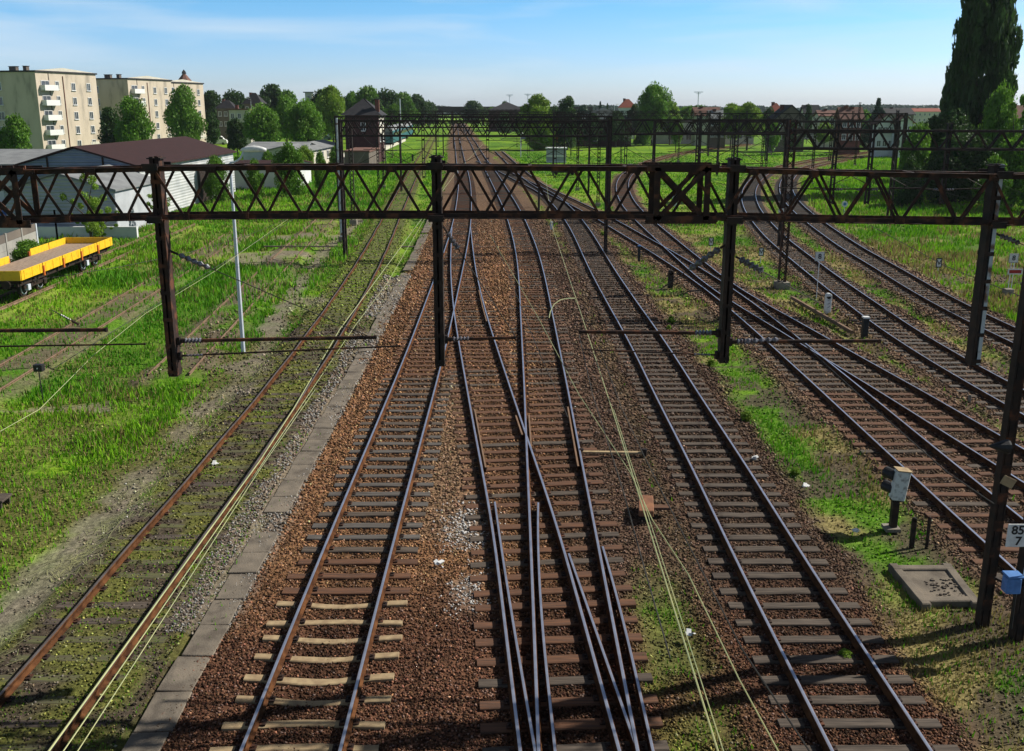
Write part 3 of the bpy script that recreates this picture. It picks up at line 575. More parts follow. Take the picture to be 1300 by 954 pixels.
# ================================================================ CATENARY PORTALS
def insulator(mb, a, b, r=.055, m='insul', n=5):
    a = Vector(a); b = Vector(b); d = b - a; pts = []; rr = []
    for k in range(n * 2 + 1):
        pts.append(a + d * k / (2 * n)); rr.append(r if k % 2 else r * .45)
    mb.tube(pts, rr, m, 8)
def truss(parent, xs, zb, zt, Y0, dep, leg, m='iron_dark', name='truss_beam', panel=1.02, detail=True, seed=0, splice=()):
    """box truss along X; xs: nodes where the height changes, zb/zt functions of x"""
    b = MB(); x0, x1 = xs[0], xs[-1]; rnd = random.Random(seed)
    for Yp in (Y0, Y0 + dep):
        for i in range(len(xs) - 1):
            A, B = xs[i], xs[i + 1]
            for zf in (zb, zt):
                if detail:
                    up = zf is zb
                    b.bar((A, Yp, zf(A)), (B, Yp, zf(B)), leg, leg * .16, m); s_ = -1 if zf is zt else 1
                    b.bar((A, Yp + (leg * .42 if Yp == Y0 else -leg * .42), zf(A) + s_ * leg * .5), (B, Yp + (leg * .42 if Yp == Y0 else -leg * .42), zf(B) + s_ * leg * .5), leg * .16, leg, m)
                else: b.bar((A, Yp, zf(A)), (B, Yp, zf(B)), leg, leg, m)
        n_ = int(round((x1 - x0) / panel)); st = (x1 - x0) / n_; ph = 0 if Yp == Y0 else .5
        for i in range(n_):
            xa = x0 + i * st; xm = xa + st / 2; xb = xa + st
            if Yp != Y0: xa += st * .25; xm += st * .25; xb += st * .25
            xb = min(xb, x1); xm = min(xm, x1)
            off = .03 if detail else 0
            b.bar((xa, Yp - off, zb(xa)), (xm, Yp - off, zt(xm)), .046 if detail else leg * .6, .012 if detail else leg * .6, m, up=(0, 1, 0))
            b.bar((xm, Yp + off, zt(xm)), (xb, Yp + off, zb(xb)), .046 if detail else leg * .6, .012 if detail else leg * .6, m, up=(0, 1, 0))
    if detail:
        n_ = int(round((x1 - x0) / panel)); st = (x1 - x0) / n_
        for i in range(n_):
            for q_, zf, sg in ((x0 + i * st, zb, 1), (x0 + (i + .5) * st, zt, -1)):
                b.box((q_, Y0 - .052, zf(q_) + sg * .05), (.17, .008, .11), m)
                for e_ in (-.05, 0, .05): b.box((q_ + e_, Y0 - .06, zf(q_) + sg * .06), (.018, .012, .018), m)
        n_ = int((x1 - x0) / 1.6)
        for i in range(n_ + 1):
            x = x0 + (x1 - x0) * i / n_
            for z in (zb(x), zt(x)): b.bar((x, Y0, z), (x, Y0 + dep, z), .06, .012, m)
            if i < n_:
                x2 = x0 + (x1 - x0) * (i + 1) / n_; b.bar((x, Y0, zt(x) + .01), (x2, Y0 + dep, zt(x2) + .01), .045, .01, m); b.bar((x, Y0, zb(x) - .01), (x2, Y0 + dep, zb(x2) - .01), .045, .01, m)
        for sx in splice:   # bolted end-to-end joints with heavy X bracing
            for Yp in (Y0 - .05, Y0 + dep + .05):
                for q in (-.42, .42): b.bar((sx + q, Yp, zb(sx)), (sx + q, Yp, zt(sx)), .10, .02, m, up=(0, 1, 0))
                b.bar((sx - .42, Yp, zb(sx)), (sx + .42, Yp, zt(sx)), .08, .02, m, up=(0, 1, 0)); b.bar((sx - .42, Yp + .03, zt(sx)), (sx + .42, Yp + .03, zb(sx)), .08, .02, m, up=(0, 1, 0))
                b.box((sx, Yp, zb(sx)), (1.2, .02, .13), m); b.box((sx, Yp, zt(sx)), (1.2, .02, .11), m)
            for q in np.arange(-.6, .65, .2):
                b.box((sx + q, Y0 - .07, zb(sx) - .02), (.03, .03, .03), m); b.box((sx + q, Y0 - .02, zt(sx) + .06), (.03, .03, .06), m)
    return b.build(name, m, parent)
YA = 16.3
A = empty('catenary_portal', (0, YA, 0), 0, 'nearest rusty lattice portal beam spanning all tracks, with hanging posts', 'overhead line portal')
def shift(o, p): o.location = -Vector(p.location) if p.rotation_euler.z == 0 else o.location; return o
xsA = [-12.6, P(0, 0, YA).x * 1.0, P(200, 210, YA).x, P(558, 209, YA).x, P(925, 212, YA).x, P(1250, 219, YA).x, 11.0]
zt_pts = [P(0, 216, YA), P(200, 211, YA), P(330, 209.5, YA), P(558, 209.5, YA), P(800, 211, YA), P(930, 212.5, YA), P(1070, 217, YA), P(1300, 221, YA)]
zb_pts = [P(0, 282, YA), P(200, 277, YA), P(330, 275.5, YA), P(558, 275, YA), P(800, 276, YA), P(930, 277.5, YA), P(1070, 281, YA), P(1300, 284, YA)]
def interpz(pts): return lambda x: float(np.interp(x, [p.x for p in pts], [p.z for p in pts]))
ztf, zbf = interpz(zt_pts), interpz(zb_pts)
nodes = sorted([-12.6, 11.6] + [p.x for p in zt_pts])
shift(truss(A, nodes, zbf, ztf, YA - .27, .54, .078, 'iron_rust', splice=(-8.75, P(862, 240, YA).x)), A)
# hanging posts: two channels with battens, seen slightly from above
HANG = []
def hanger(px_top, px_bot, py_bot, face='iron_rust', side_m='iron_dark'):
    pb = P(px_bot, py_bot, YA); pt = P(px_top, 205, YA); x = (pb.x + pt.x) / 2; zt_, zb_ = ztf(x) + .16, pb.z
    b = MB(); wd, dp = .165, .22
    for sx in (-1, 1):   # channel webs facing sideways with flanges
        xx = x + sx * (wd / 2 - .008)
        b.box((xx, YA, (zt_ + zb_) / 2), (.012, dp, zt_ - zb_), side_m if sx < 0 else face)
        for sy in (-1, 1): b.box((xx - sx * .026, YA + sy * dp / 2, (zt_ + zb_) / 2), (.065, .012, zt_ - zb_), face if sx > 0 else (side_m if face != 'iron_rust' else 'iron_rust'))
    z = zb_ + .06
    while z < zt_:
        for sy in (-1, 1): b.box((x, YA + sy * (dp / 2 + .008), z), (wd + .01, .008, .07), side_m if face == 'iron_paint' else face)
        z += .48
    b.box((x, YA, zt_ - .03), (.24, .26, .02), 'iron_dark'); b.box((x, YA + dp * .3, (zt_ + zb_) / 2), (wd - .03, .01, zt_ - zb_ - .05), 'iron_dark'); b.box((x, YA, zb_ - .01), (wd, dp, .02), 'iron_dark')
    for z in (ztf(x), zbf(x)):
        b.box((x, YA - .33, z), (.26, .03, .11), 'iron_dark'); b.box((x, YA + .33, z), (.26, .03, .11), 'iron_dark')
        for q in (-.13, .13): b.box((x + q, YA - .355, z), (.03, .03, .03), 'iron_rust')
    o = shift(b.build('hanging_post', face, A), A); HANG.append((x, zb_)); return x, zb_
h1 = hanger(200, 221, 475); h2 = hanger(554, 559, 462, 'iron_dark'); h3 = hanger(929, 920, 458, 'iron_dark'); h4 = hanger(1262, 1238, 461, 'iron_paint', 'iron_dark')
h0 = hanger(-170, -120, 480)
def cantilever(x0, z0, x1, z1, thick=.035, ins=True, m='iron_rust', y=YA, y1=None, parent=A):
    """horizontal arm with its insulator; one part (arm) with the insulator as sub-part"""
    y1 = y if y1 is None else y1; b = MB(); s = 1 if x1 > x0 else -1; a = Vector((x0, y, z0)); e = Vector((x1, y1, z1)); u = (e - a).normalized()
    b.tube([a, a + u * .12], thick * 1.3, 'iron_dark', 8); b.tube([a + u * .42, e], thick, m, 8); b.tube([e - u * .03, e], thick * 1.25, 'iron_dark', 8)
    b.box(a + u * .02, (.05, .10, .14), 'iron_dark')
    o = shift(b.build('cantilever_arm', m, parent), parent)
    i = MB(); insulator(i, a + u * .12, a + u * .43, thick * 1.7); q = i.build('insulator', 'insul', o); return o
def pz(px, py): p = P(px, py, YA); return p.x, p.z
x, z = pz(478, 428.5); X0 = h1[0] + .1; cantilever(X0, P(228, 433, YA).z, x, z, .034)
x2, z2 = pz(508, 439.5); cantilever(X0, P(228, 452, YA).z, x2, z2, .016)
x, z = pz(136, 419); cantilever(h0[0] + .1, P(0, 421, YA).z, x, z, .036)
x, z = pz(185, 437); cantilever(h0[0] + .1, P(0, 442, YA).z, x, z, .016)
x, z = pz(735, 421.5); cantilever(h3[0] - .1, P(912, 423, YA).z, x, z, .034)
x, z = pz(742, 444); cantilever(h3[0] - .1, P(912, 451, YA).z, x, z, .014)
x, z = pz(1118, 433); cantilever(h3[0] + .1, P(935, 434, YA).z, x, z, .034)
x, z = pz(655, 429); cantilever(h2[0] + .1, P(566, 431, YA).z, x, z, .03)
# diagonal stays with insulators (one part each)
def stay(parent, a, b, ins=(.1, .34), y=YA, r=.055, wr=.009):
    a = P(a[0], a[1], y); b = P(b[0], b[1], y); u = b - a; mb = MB()
    mb.tube([a, b], wr, 'wire_dark', 5); insulator(mb, a + u * ins[0], a + u * ins[1], r)
    mb.tube([a, a + u * ins[0] * .9], wr * 2.4, 'iron_dark', 6)
    return shift(mb.build('stay_wire', 'wire_dark', parent), parent)
stay(A, (214, 318), (470, 428), (.05, .20)); stay(A, (563, 288), (655, 428), (.06, .2)); stay(A, (922, 310), (838, 368), (.1, .55), r=.07); stay(A, (934, 326), (1040, 385), (.05, .32), r=.075); stay(A, (1262, 296), (1420, 360), (.05, .2)); stay(A, (100, 412), (66, 394), (.3, .7), r=.02); stay(A, (940, 434), (1000, 431), (.1, .8), r=.06)
# portal legs: tapered double lattice legs, one at each end
def leg(x, parent, Y=YA, hgt=8.9, name='portal_leg', m='iron_dark'):
    b = MB()
    for k, dx in enumerate((-.20, .20)):
        dy = .18 if k == 0 else -.32
        p0 = Vector((x + dx, Y + dy, -.3)); p1 = Vector((x + dx * .8, Y + dy * .8, hgt))
        for sx in (-1, 1):
            o = Vector((sx * .075, 0, 0)); b.bar(p0 + o * 1.1, p1 + o, .03, .20, m, up=(0, 1, 0))
        for sy in (-1, 1): b.bar(p0 + Vector((0, sy * .09, 0)), p1 + Vector((0, sy * .09, 0)), .03, .10, m, up=(1, 0, 0))
        z = .2
        while z < hgt: q = p0.lerp(p1, (z + .3) / (hgt + .3)); b.box((q.x, q.y - .10, q.z), (.17, .012, .22), 'iron_rust'); z += .55
    z = .8; k = 0
    while z < hgt - 1.2:
        b.bar((x - .20, Y + .18, z), (x + .20, Y - .32, z + (.7 if k % 2 else -.1)), .05, .05, m); z += 1.2; k += 1
        return shift(b.build(name, m, parent), parent)
LEGX = 9.05
leg(LEGX + .28, A, hgt=8.6); leg(-12.3, A, hgt=8.6)
# generic farther portals
def portal(Y, xl, xr, label, hangers=(), z0=7.65, z1=8.6, legs=True, arms=True, m='iron_dark', posts=(), rot=0.0, zdrop=0.0, gbr=-.35):
    p = empty('catenary_portal', (0, Y, 0), 0, label, 'overhead line portal', 'overhead line portals farther up the tracks')
    zb = lambda x: z0 + zdrop * (x - xl); zt = lambda x: z1 + zdrop * (x - xl)
    th = .11
    nn = [xl, (xl + xr) / 2, xr]
    shift(truss(p, nn, zb, zt, Y - .35, .7, th, m, detail=False, panel=1.15 if Y < 100 else 1.5), p)
    if legs:
        for x in ((xl, xr) if not posts else posts):
            b = MB()
            for dy in (-.3, .3): b.bar((x, Y + dy * 1.4, gbr), (x, Y + dy, z1 + .1), .16, .16, m)
            for k in range(6): b.bar((x, Y - .4 + .02 * k, .4 + k * 1.3), (x, Y + .4 - .02 * k, 1.0 + k * 1.3), .05, .05, m)
            shift(b.build('portal_leg', m, p), p)
    for hx in hangers:
        b = MB(); hb = 4.9
        for s in (-.08, .08): b.box((hx + s, Y, (hb + z1 + .3) / 2), (.03, .22, z1 + .3 - hb), m)
        b.box((hx, Y, z1 + .32), (.3, .3, .03), m)
        for k in range(6): b.box((hx, Y, hb + .1 + k * .6), (.18, .23, .08), m)
        shift(b.build('hanging_post', m, p), p)
        if arms:
            for s in (-1, 1):
                c = MB(); c.tube([(hx, Y, 5.6), (hx + s * 2.6, Y, 5.7)], .03, m, 6); c.tube([(hx, Y, 6.7), (hx + s * 1.9, Y, 5.75)], .02, m, 5)
                insulator(c, (hx + s * .15, Y, 5.6), (hx + s * .5, Y, 5.61), .07, 'insul', 3)
                shift(c.build('cantilever_arm', m, p), p)
    return p
YB = 63.0
def xa(px, Y, py=170): return P(px, py, Y).x
portal(YB, xa(432, YB), xa(772, YB), 'second lattice portal, its left leg a tall pale pole in the grass', [xa(537, YB), xa(487, YB), xa(619, YB), xa(705, YB)], zdrop=-.002, gbr=-.5)
portal(66.5, xa(772, 66.5) + .4, xa(1000, 66.5), 'lattice portal behind the heavy post right of the small white hut', [xa(795, 66.5), xa(886, 66.5), xa(932, 66.5)], posts=(xa(1000, 66.5),))
YC = 46.0
portal(YC, xa(1003, YC, 175), xa(1345, YC, 175), 'lattice portal over the S-shaped tracks ending among the dark trees', [xa(1062, YC), xa(1108, YC), xa(1205, YC)], posts=(xa(1345, YC),), zdrop=-.004, z0=7.55, z1=8.4)
lab = ['third portal up the main line', 'fourth portal up the main line', 'fifth portal up the main line', 'farthest portal, just before the dark viaduct']
for (Y, a, b_), s in zip(((112, -13, 9), (165, -13, 9), (230, -14, 10), (320, -16, 12)), lab):
    portal(Y, a, b_, s + ', small lattice beam over the tracks', [-8.6, -4, 0.6] if Y < 200 else [-6, 1], m='iron_dark', arms=Y < 200)
for i, (Y, a, b_) in enumerate(((88, -16, 9), (140, 6, 30), (196, -30, -14), (196, 12, 40))):
    portal(Y, a, b_, ['wide thin portal between the second and third, over the fan of tracks', 'portal over the meadow tracks before the dark brick depot', 'small portal over the platform siding', 'long portal behind the small white hut and the meadow', 'very far long portal before the red-roofed white house', 'portal almost at the viaduct, widest and faintest'][i], [a + (b_ - a) * t for t in (.2, .45, .7, .88)], arms=Y < 180)
portal(84, 12.4, 33.5, 'portal over the far bend with thin lattice beam beside the grass meadow', [16.2, 22.2, 27.8], z0=7.3, z1=8.2)
portal(128, 25, 52, 'far portal over the bend beneath the brick houses', [31, 38, 45])
# the leaning single mast right of the heavy hanging post, and other standing masts
def mast(px, py, top, label, wd=.26, m='iron_rust', name='line_mast', lat=True, z=None, group=None, bracket=None):
    g = G(px, py, -.3); zt_ = top if not isinstance(top, tuple) else P(top[0], top[1], g.y).z
    e = empty(name, g, 0, label, 'mast', group or 'single masts along the tracks'); b = MB()
    if lat:
        for s in (-1, 1): b.box((s * wd / 2, 0, (zt_ + .3) / 2), (.05, wd * .9, zt_ + .3), m)
        k = 0; z_ = .3
        while z_ < zt_: b.bar((-wd / 2, -wd * .45, z_), (wd / 2, -wd * .45, z_ + .35), .05, .012, m, up=(0, 1, 0)); b.bar((wd / 2, wd * .45, z_), (-wd / 2, wd * .45, z_ + .35), .05, .012, m, up=(0, 1, 0)); z_ += .4
    else: b.tube([(0, 0, 0), (0, 0, zt_ + .3)], [wd / 2, wd / 2 * .7], m, 8)
    b.build('shaft', m, e)
    f = MB(); f.box((0, 0, .12), (wd * 2, wd * 2, .4), 'concrete'); f.build('footing', 'concrete', e)
    if bracket:
        c = MB(); c.tube([(0, 0, bracket[1]), (bracket[0], 0, bracket[1] + .05)], .035, m, 6); c.tube([(0, 0, bracket[1] - 1.6), (bracket[0] * .75, 0, bracket[1])], .03, m, 6); insulator(c, (bracket[0] * .1, 0, bracket[1]), (bracket[0] * .25, 0, bracket[1]), .08); c.build('bracket', m, e)
    return e
e = mast(992, 365, (1008, 152), 'tall rusty lattice mast with a small white plate beside the S-shaped track', .36)
pl = MB(); q = P(1001, 271, G(992, 365).y) - e.location; pl.box((q.x, -.2, q.z), (.3, .02, .22), 'white'); pl.build('plate', 'white', e)
mast(434, 306, (430, 150), 'tall pale square pole with white top standing in the grass by the path', .22, 'iron_paint', lat=False)
mast(449, 284, (443, 160), 'dark lattice mast just right of the tall pale pole', .3, 'iron_dark')
mast(481, 245, (478, 166), 'left of two thin dark masts close together by the platform', .2, 'iron_dark', bracket=(-2.2, 6.5))
mast(487, 239, (484, 168), 'right of two thin dark masts close together by the platform', .2, 'iron_dark')
mast(930, 262, (933, 146), 'dark mast with spiky insulators on its top, behind the heavy hanging post', .38, 'iron_dark', bracket=(2.4, 7.4))
for i, (px, py, ty, nm) in enumerate(((733, 242, 142, 'brown mast standing before the dark brick depot'), (759, 262, 168, 'thin mast with relay box in the meadow by the bend'), (788, 212, 160, 'slim mast at the tip of the single bend'), (861, 206, 165, 'short rusty mast in the far meadow'), (966, 222, 168, 'left of a pair of thin masts in the meadow'), (972, 222, 168, 'right of a pair of thin masts in the meadow'), (1085, 211, 130, 'tall thin mast before the red brick house'), (1030, 235, 150, 'mast between the rails of the far bend'), (1130, 245, 140, 'mast on the verge left of the dark trees'), (1141, 250, 150, 'rusty mast touching the dark trees'))):
    mast(px, py, (px + 2, ty), nm, .24, 'iron_rust' if i % 3 == 0 else 'iron_dark', bracket=(-2.4, 6.4) if i in (1, 4, 7) else ((2.4, 6.4) if i == 0 else None))
# the leftmost lamp
def street_lamp(px, py, topy, label, arm=.7, headw=.75, m='galv', ghead='white', r=.07, az=0.0):
    g = G(px, py, -.36); z = P(px, topy, g.y).z; e = empty('street_lamp', g, 0, label, 'street lamp', 'lamps standing around the yard')
    z += .36; b = MB(); b.tube([(0, 0, 0), (0, 0, z * .35), (0, 0, z - .45)], [r, r * .9, r * .62], m, 10)
    pts = [(0, 0, z - .45)] + [(arm * math.sin(t) * math.cos(az), arm * math.sin(t) * math.sin(az), z - .45 + .5 * (1 - math.cos(t))) for t in (.3, .6, .9, 1.2, 1.5)]
    b.tube(pts, r * .45, m, 8); b.build('pole', m, e, smooth=False)
    h = MB(); hx = pts[-1]; n = 7; L_ = headw; ps = []; rr = []
    for k in range(n): t = k / (n - 1); ps.append((hx[0] - .05 + (L_ * t) * math.cos(az), hx[1] + L_ * t * math.sin(az), hx[2] + .02 + .05 * math.sin(t * 3.1))); rr.append(max(.02, .13 * math.sin(math.pi * (.12 + .78 * t)) ** .6))
    h.tube(ps, rr, ghead, 10); h.build('lamp_head', ghead, e, smooth=True)
    return e
street_lamp(309, 448, 192, 'slim pale metal street lamp with white head left of the mossy track', arm=.55, headw=.95, r=.085)
street_lamp(322, 186, 124, 'grey street lamp between the trees behind the white low building', arm=-1.0, headw=.9, r=.10, m='iron_paint', ghead='galv')
street_lamp(712, 185, 130, 'small lamp before the blue depot wall', arm=.1, headw=.5, r=.09, m='iron_dark')
street_lamp(779, 172, 133, 'white double lamp beside the dark bush and white house', arm=.6, headw=1.0, r=.12)
street_lamp(661, 200, 170, 'short thick white lamp post near the small white hut', arm=.05, headw=.5, r=.09)
# ================================================================ WIRES
def wire(pts, label, r=.010, m='wire', sag=0.0, name='overhead_wire', mess=False, group='overhead wires over the tracks', pos=None):
    """pts: list of 3D support points; optional messenger above with droppers"""
    b = MB(); full = []
    for i in range(len(pts) - 1):
        a, c = Vector(pts[i]), Vector(pts[i + 1]); n = 14
        for k in range(n + (i == len(pts) - 2)):
            t = k / n; p = a.lerp(c, t); p.z -= sag * 4 * t * (1 - t); full.append(p)
    b.tube(full, r, m, 5); o = tag(b.build(name, m), label, 'wire', group)
    if mess:
        c_ = MB(); d = MB(); fm = []
        for i in range(len(pts) - 1):
            a, c = Vector(pts[i]), Vector(pts[i + 1]); n = 14
            for k in range(n + (i == len(pts) - 2)):
                t = k / n; p = a.lerp(c, t); p.z += mess - 4 * (mess - .12) * t * (1 - t); fm.append(p)
                if k in (2, 5, 9, 12): d.tube([p, a.lerp(c, t)], r * .5, 'wire_dark', 4)
        c_.tube(fm, r * .8, m, 5); c_.build('messenger_wire', m, o); 
    return o
def WP(px, py, Y): return P(px, py, Y)
def zline(p_a, p_b, z=5.25):
    """overhead wire seen through two picture points, hung at height z"""
    a, b = G(*p_a, z), G(*p_b, z); return a, b
a, b_ = zline((431.5, 418), (534, 280), 5.25); a0 = a + (a - b_) * ((a.y - 2.5) / (b_.y - a.y)); far = Vector((-3.4, 112, 5.25))
q0 = G(128, 863, 5.25); q1 = G(330, 585, 5.25); q2 = G(373, 518.6, 5.25)
wire([q0 + (q0 - q1) * .6, q0, q1, q2, a, a + (b_ - a) * ((63 - a.y) / (b_.y - a.y)), far], 'yellow-lit overhead wire over the track beside the slab row', .008)
q0 = G(144, 862, 5.3); q1 = G(330, 593, 5.3)
wire([q0 + (q0 - q1) * .6, q0, q1, G(452, 412, 5.35), G(492, 359, 5.4), Vector((-3.6, 63, 5.9))], 'thin yellow wire just right of the brighter one above the mossy track', .005)
q0 = G(158, 862, 5.3); q1 = G(330, 596, 5.35)
wire([q0 + (q0 - q1) * .6, q0, q1, G(400, 495, 5.45)], 'shortest thin wire, third beside the mossy track rail', .004)
a, b_ = zline((743, 415), (700, 285), 5.25); e1, e2 = zline((777, 520), (743, 415), 5.25)
n0 = G(883, 862, 5.25); n1 = G(812, 632, 5.25)
wire([n0 + (n0 - n1) * .8, n0, n1, G(777, 520, 5.25), a, b_, Vector((2.2, 63, 5.25)), Vector((.6, 112, 5.25))], 'bright yellow overhead wire right of the steel crossing', .0075)
n0 = G(889, 862, 5.3); n1 = G(818, 640, 5.3)
wire([n0 + (n0 - n1) * .8, n0, n1, G(779, 520, 5.35)], 'second yellow wire running close beside the bright one', .0045)
n0 = G(938, 862, 5.25); n1 = G(828, 660, 5.25)
wire([n0 + (n0 - n1), n0, G(873.6, 729, 5.25), n1, G(800, 600, 5.25), G(734.4, 500, 5.25), G(683, 403, 5.4), G(622, 298, 5.6)], 'thin yellow overhead wire crossing obliquely above the middle track', .006)
wire([G(960, 862, 5.3) + Vector((.2, -1.2, 0)), G(942, 824, 5.3), G(873.7, 691, 5.3), G(820, 584, 5.3), G(790, 520, 5.3), G(760, 440, 5.5)], 'dark thin overhead wire left of the weedy straight track', .007, 'wire_dark')
wire([G(851, 836, 5.1), G(820, 729, 5.1), G(790, 620, 5.2), G(752, 500, 5.3), G(735, 425, 5.5)], 'dark thin overhead wire over the brown gravel by the orange plate', .007, 'wire_dark')
wire([G(721, 530, 5.3), G(683, 444, 5.3), G(646, 350, 5.5), G(625, 300, 5.6)], 'dark short overhead wire above the middle track', .006, 'wire_dark')
wire([G(1262, 640, 5.4), G(1203, 600, 5.4), G(1100, 510, 5.4), G(1040, 455, 5.4), G(960, 380, 5.5)], 'dark overhead wire over the merged tracks on the right', .008, 'wire_dark')
wire([G(1400, 420, 5.3), G(1300, 378, 5.3), G(1200, 338, 5.3), G(1130, 300, 5.3), G(1060, 262, 5.4)], 'dark overhead wire over the outermost right track', .01, 'wire_dark')
wire([G(0, 548, 5.3), G(50, 520, 5.3), G(120, 450, 5.3), G(185, 398, 5.3), G(272, 345, 5.3), G(380, 268, 5.4)], 'pale thin overhead wire above the grass on the left', .005)
wire([G(1010, 358, .5), G(1035, 255, 5.0)], 'guy wire sloping beside the V sign', .012, 'wire_dark', name='guy_wire')
def off_track(k, y, z): return Vector((TX(k, y), y, z))
for k, ys_, nm in (('T1', (15, 63, 112, 165, 230), 'mossy track'), ('T2', (63, 112, 165, 230, 320), 'far slab-side track'), ('T4', (63, 112, 165, 230, 320), 'far middle track'), ('T5', (63, 88, 112, 140), 'far weedy track'), ('T7', (46, 64, 84, 128, 160), 'single bend'), ('T8', (46, 64, 84, 105, 128, 160), 'first S-shaped track'), ('T9', (16.3, 46, 64, 84, 105, 128), 'outermost S-shaped track')):
    wire([off_track(k, y_, 5.3) + Vector((.2 * (-1) ** i_, 0, 0)) for i_, y_ in enumerate(ys_)], 'thin dark contact wire and messenger strung over the ' + nm, .012 if ys_[0] > 30 else .006, 'wire_dark', mess=1.5)
# bent pale hose/rod
b = MB(); b.tube([G(697, 404, -.1), G(698.5, 396, .1), G(703, 387, .35), G(711, 381, .5), G(722, 379, .5), G(729, 379, .4), G(731, 384, .1)], .022, 'wire', 6)
tag(b.build('bent_rod', 'wire'), 'pale bent rod arching beside the rail of the middle track', 'rod')
# ================================================================ TRACKSIDE OBJECTS
def text(parent, s, size, loc, rz, m='black', name='lettering', tilt=math.pi / 2):
    cu = bpy.data.curves.new(name, 'FONT'); cu.body = s; cu.size = size; cu.align_x = 'CENTER'; cu.align_y = 'CENTER'; cu.extrude = .003; cu.offset = size * .02
    o = bpy.data.objects.new(name, cu); COL.objects.link(o)
    dg = bpy.context.evaluated_depsgraph_get(); me = bpy.data.meshes.new_from_object(o.evaluated_get(dg)); bpy.data.objects.remove(o)
    me.materials.clear(); me.materials.append(M[m]); q = bpy.data.objects.new(name, me); COL.objects.link(q); q.parent = parent; q.location = loc; q.rotation_euler = (tilt, 0, rz); return q
def board_sign(px, py, base_py, label, kind, w_=.36, h_=.46, gz=-.3, name='trackside_sign', two=False):
    g = G(px, base_py, gz); z = P(px, py, g.y).z - g.z; e = empty(name, g, 0, label, 'sign', 'small signs beside the tracks'); face = -.02
    b = MB()
    for s in ((-.08, .08) if two else (0,)): b.tube([(s, .03, 0), (s, .03, z)], .018, 'galv', 6)
    b.build('post', 'galv', e)
    b = MB(); b.box((0, 0, z), (w_, .02, h_), 'white' if kind != 'V' else 'black')
    if kind == 'V':   # black frame with white field and a black V
        b.box((0, -.013, z), (w_ * .66, .006, h_ * .78), 'white')
    else:
        b.box((0, -.012, z + h_ / 2 - .012), (w_, .006, .02), 'black'); b.box((0, -.012, z - h_ / 2 + .012), (w_, .006, .02), 'black')
        for s in (-1, 1): b.box((s * (w_ / 2 - .01), -.012, z), (.018, .006, h_ - .05), 'black')
    b.build('board', 'white', e, bevel=.004)
    text(e, kind, h_ * (.72 if kind == '8' else .66), (0, -.02, z), 0, 'black')
    return e
board_sign(902, 307, 322, 'small V sign nearest the heavy hanging post, left of the other V sign', 'V', .34, .58)
board_sign(965.5, 320, 334, 'small V sign left of the tall rusty lattice mast', 'V', .34, .55)
board_sign(1190.5, 334, 348, 'small V sign beside the outermost right track', 'V', .36, .58)
board_sign(1036.5, 326, 380, 'white sign with black number 8 on a thin post before the S-shaped track', '8', .50, .50)
s8 = board_sign(1281, 328, 375, 'white sign with black number 8 above a red and white plate, far right', '8', .50, .50, two=True)
g = s8.location; b = MB(); z = P(1286, 345, g.y).z - g.z; b.box((.15, -.03, z), (.78, .02, .30), 'white'); b.box((.15, -.045, z), (.64, .01, .18), 'red'); b.build('plate', 'red', s8)
b = MB(); b.box((-.35, -.5, .1), (.45, .4, .7), 'concrete'); b.build('footing_block', 'concrete', s8, bevel=.02)
# short round-topped marker posts
def marker(px, top, base, label, m='white', w_=.2, cap=None, name='marker_post', marks=False, gz=-.3, d_=None):
    g = G(px, base, gz); z = P(px, top, g.y).z - g.z; e = empty(name, g, 0, label, 'marker post', 'short posts between the tracks')
    b = MB(); d_ = d_ or w_ * .6; b.box((0, 0, z / 2), (w_, d_, z), m)
    if name == 'marker_post' and m != 'black': b.tube([(0, -d_ / 2, z), (0, d_ / 2, z)], w_ / 2, m, 16)
    b.build('post', m, e, bevel=.01)
    if cap: c = MB(); c.box((0, 0, z + .03), (w_ * 1.1, d_ * 1.2, .07), cap); c.build('cap', cap, e)
    if marks:
        c = MB()
        for k in range(3): c.tube([(-.05, -d_ / 2 - .004, z * (.35 + .2 * k)), (.05, -d_ / 2 - .004, z * (.42 + .2 * k))], .012, 'black', 5)
        c.build('painted_mark', 'black', e)
    return e
marker(1050, 376, 398, 'short white round-topped post with dark marks beside the S-shaped track', w_=.28, marks=True, d_=.25)
marker(1097, 404, 430, 'short dark post with pale cap behind the end of the hanging arm', 'black', .24, 'white', d_=.22)
marker(851, 346, 366, 'stubby black post on brown gravel left of the merging tracks', 'iron_dark', .28, d_=.28)
marker(811, 313, 332, 'black post with blue top beside the merging tracks', 'black', .17, 'blue')
marker(856, 246, 262, 'white and blue marker post in the bright meadow', 'galv', .45, 'white', d_=.2)
marker(1230, 503, 514, 'tiny pale stump between the right-hand tracks', 'concrete', .10)
marker(700, 283, 293, 'small pale post on the gravel right of the middle track', 'galv', .22)
marker(684, 238, 268, 'black trackside post under the lattice beam left of the merging tracks', 'black', .2)
marker(1157, 660, 696, 'thicker of two dark wooden stubs behind the broken concrete pit', 'iron_dark', .11)
marker(1176, 658, 697, 'thinner of two dark wooden stubs behind the broken concrete pit', 'iron_dark', .07)
marker(524, 196, 206, 'short dark trackside post by the far left branch', 'black', .3)
# blue-white round marker and small plate sign
g = G(1071, 276, -.35); e = empty('round_sign', g, 0, 'small blue and white round sign in the grass near the tree shade', 'sign'); b = MB(); b.tube([(0, 0, 0), (0, 0, 1.2)], .03, 'galv', 6); b.build('post', 'galv', e); b = MB(); b.tube([(0, -.03, 1.2), (0, .03, 1.2)], .28, 'white', 16); b.tube([(0, -.06, 1.2), (0, -.03, 1.2)], .14, 'blue', 14); b.build('disc', 'white', e)
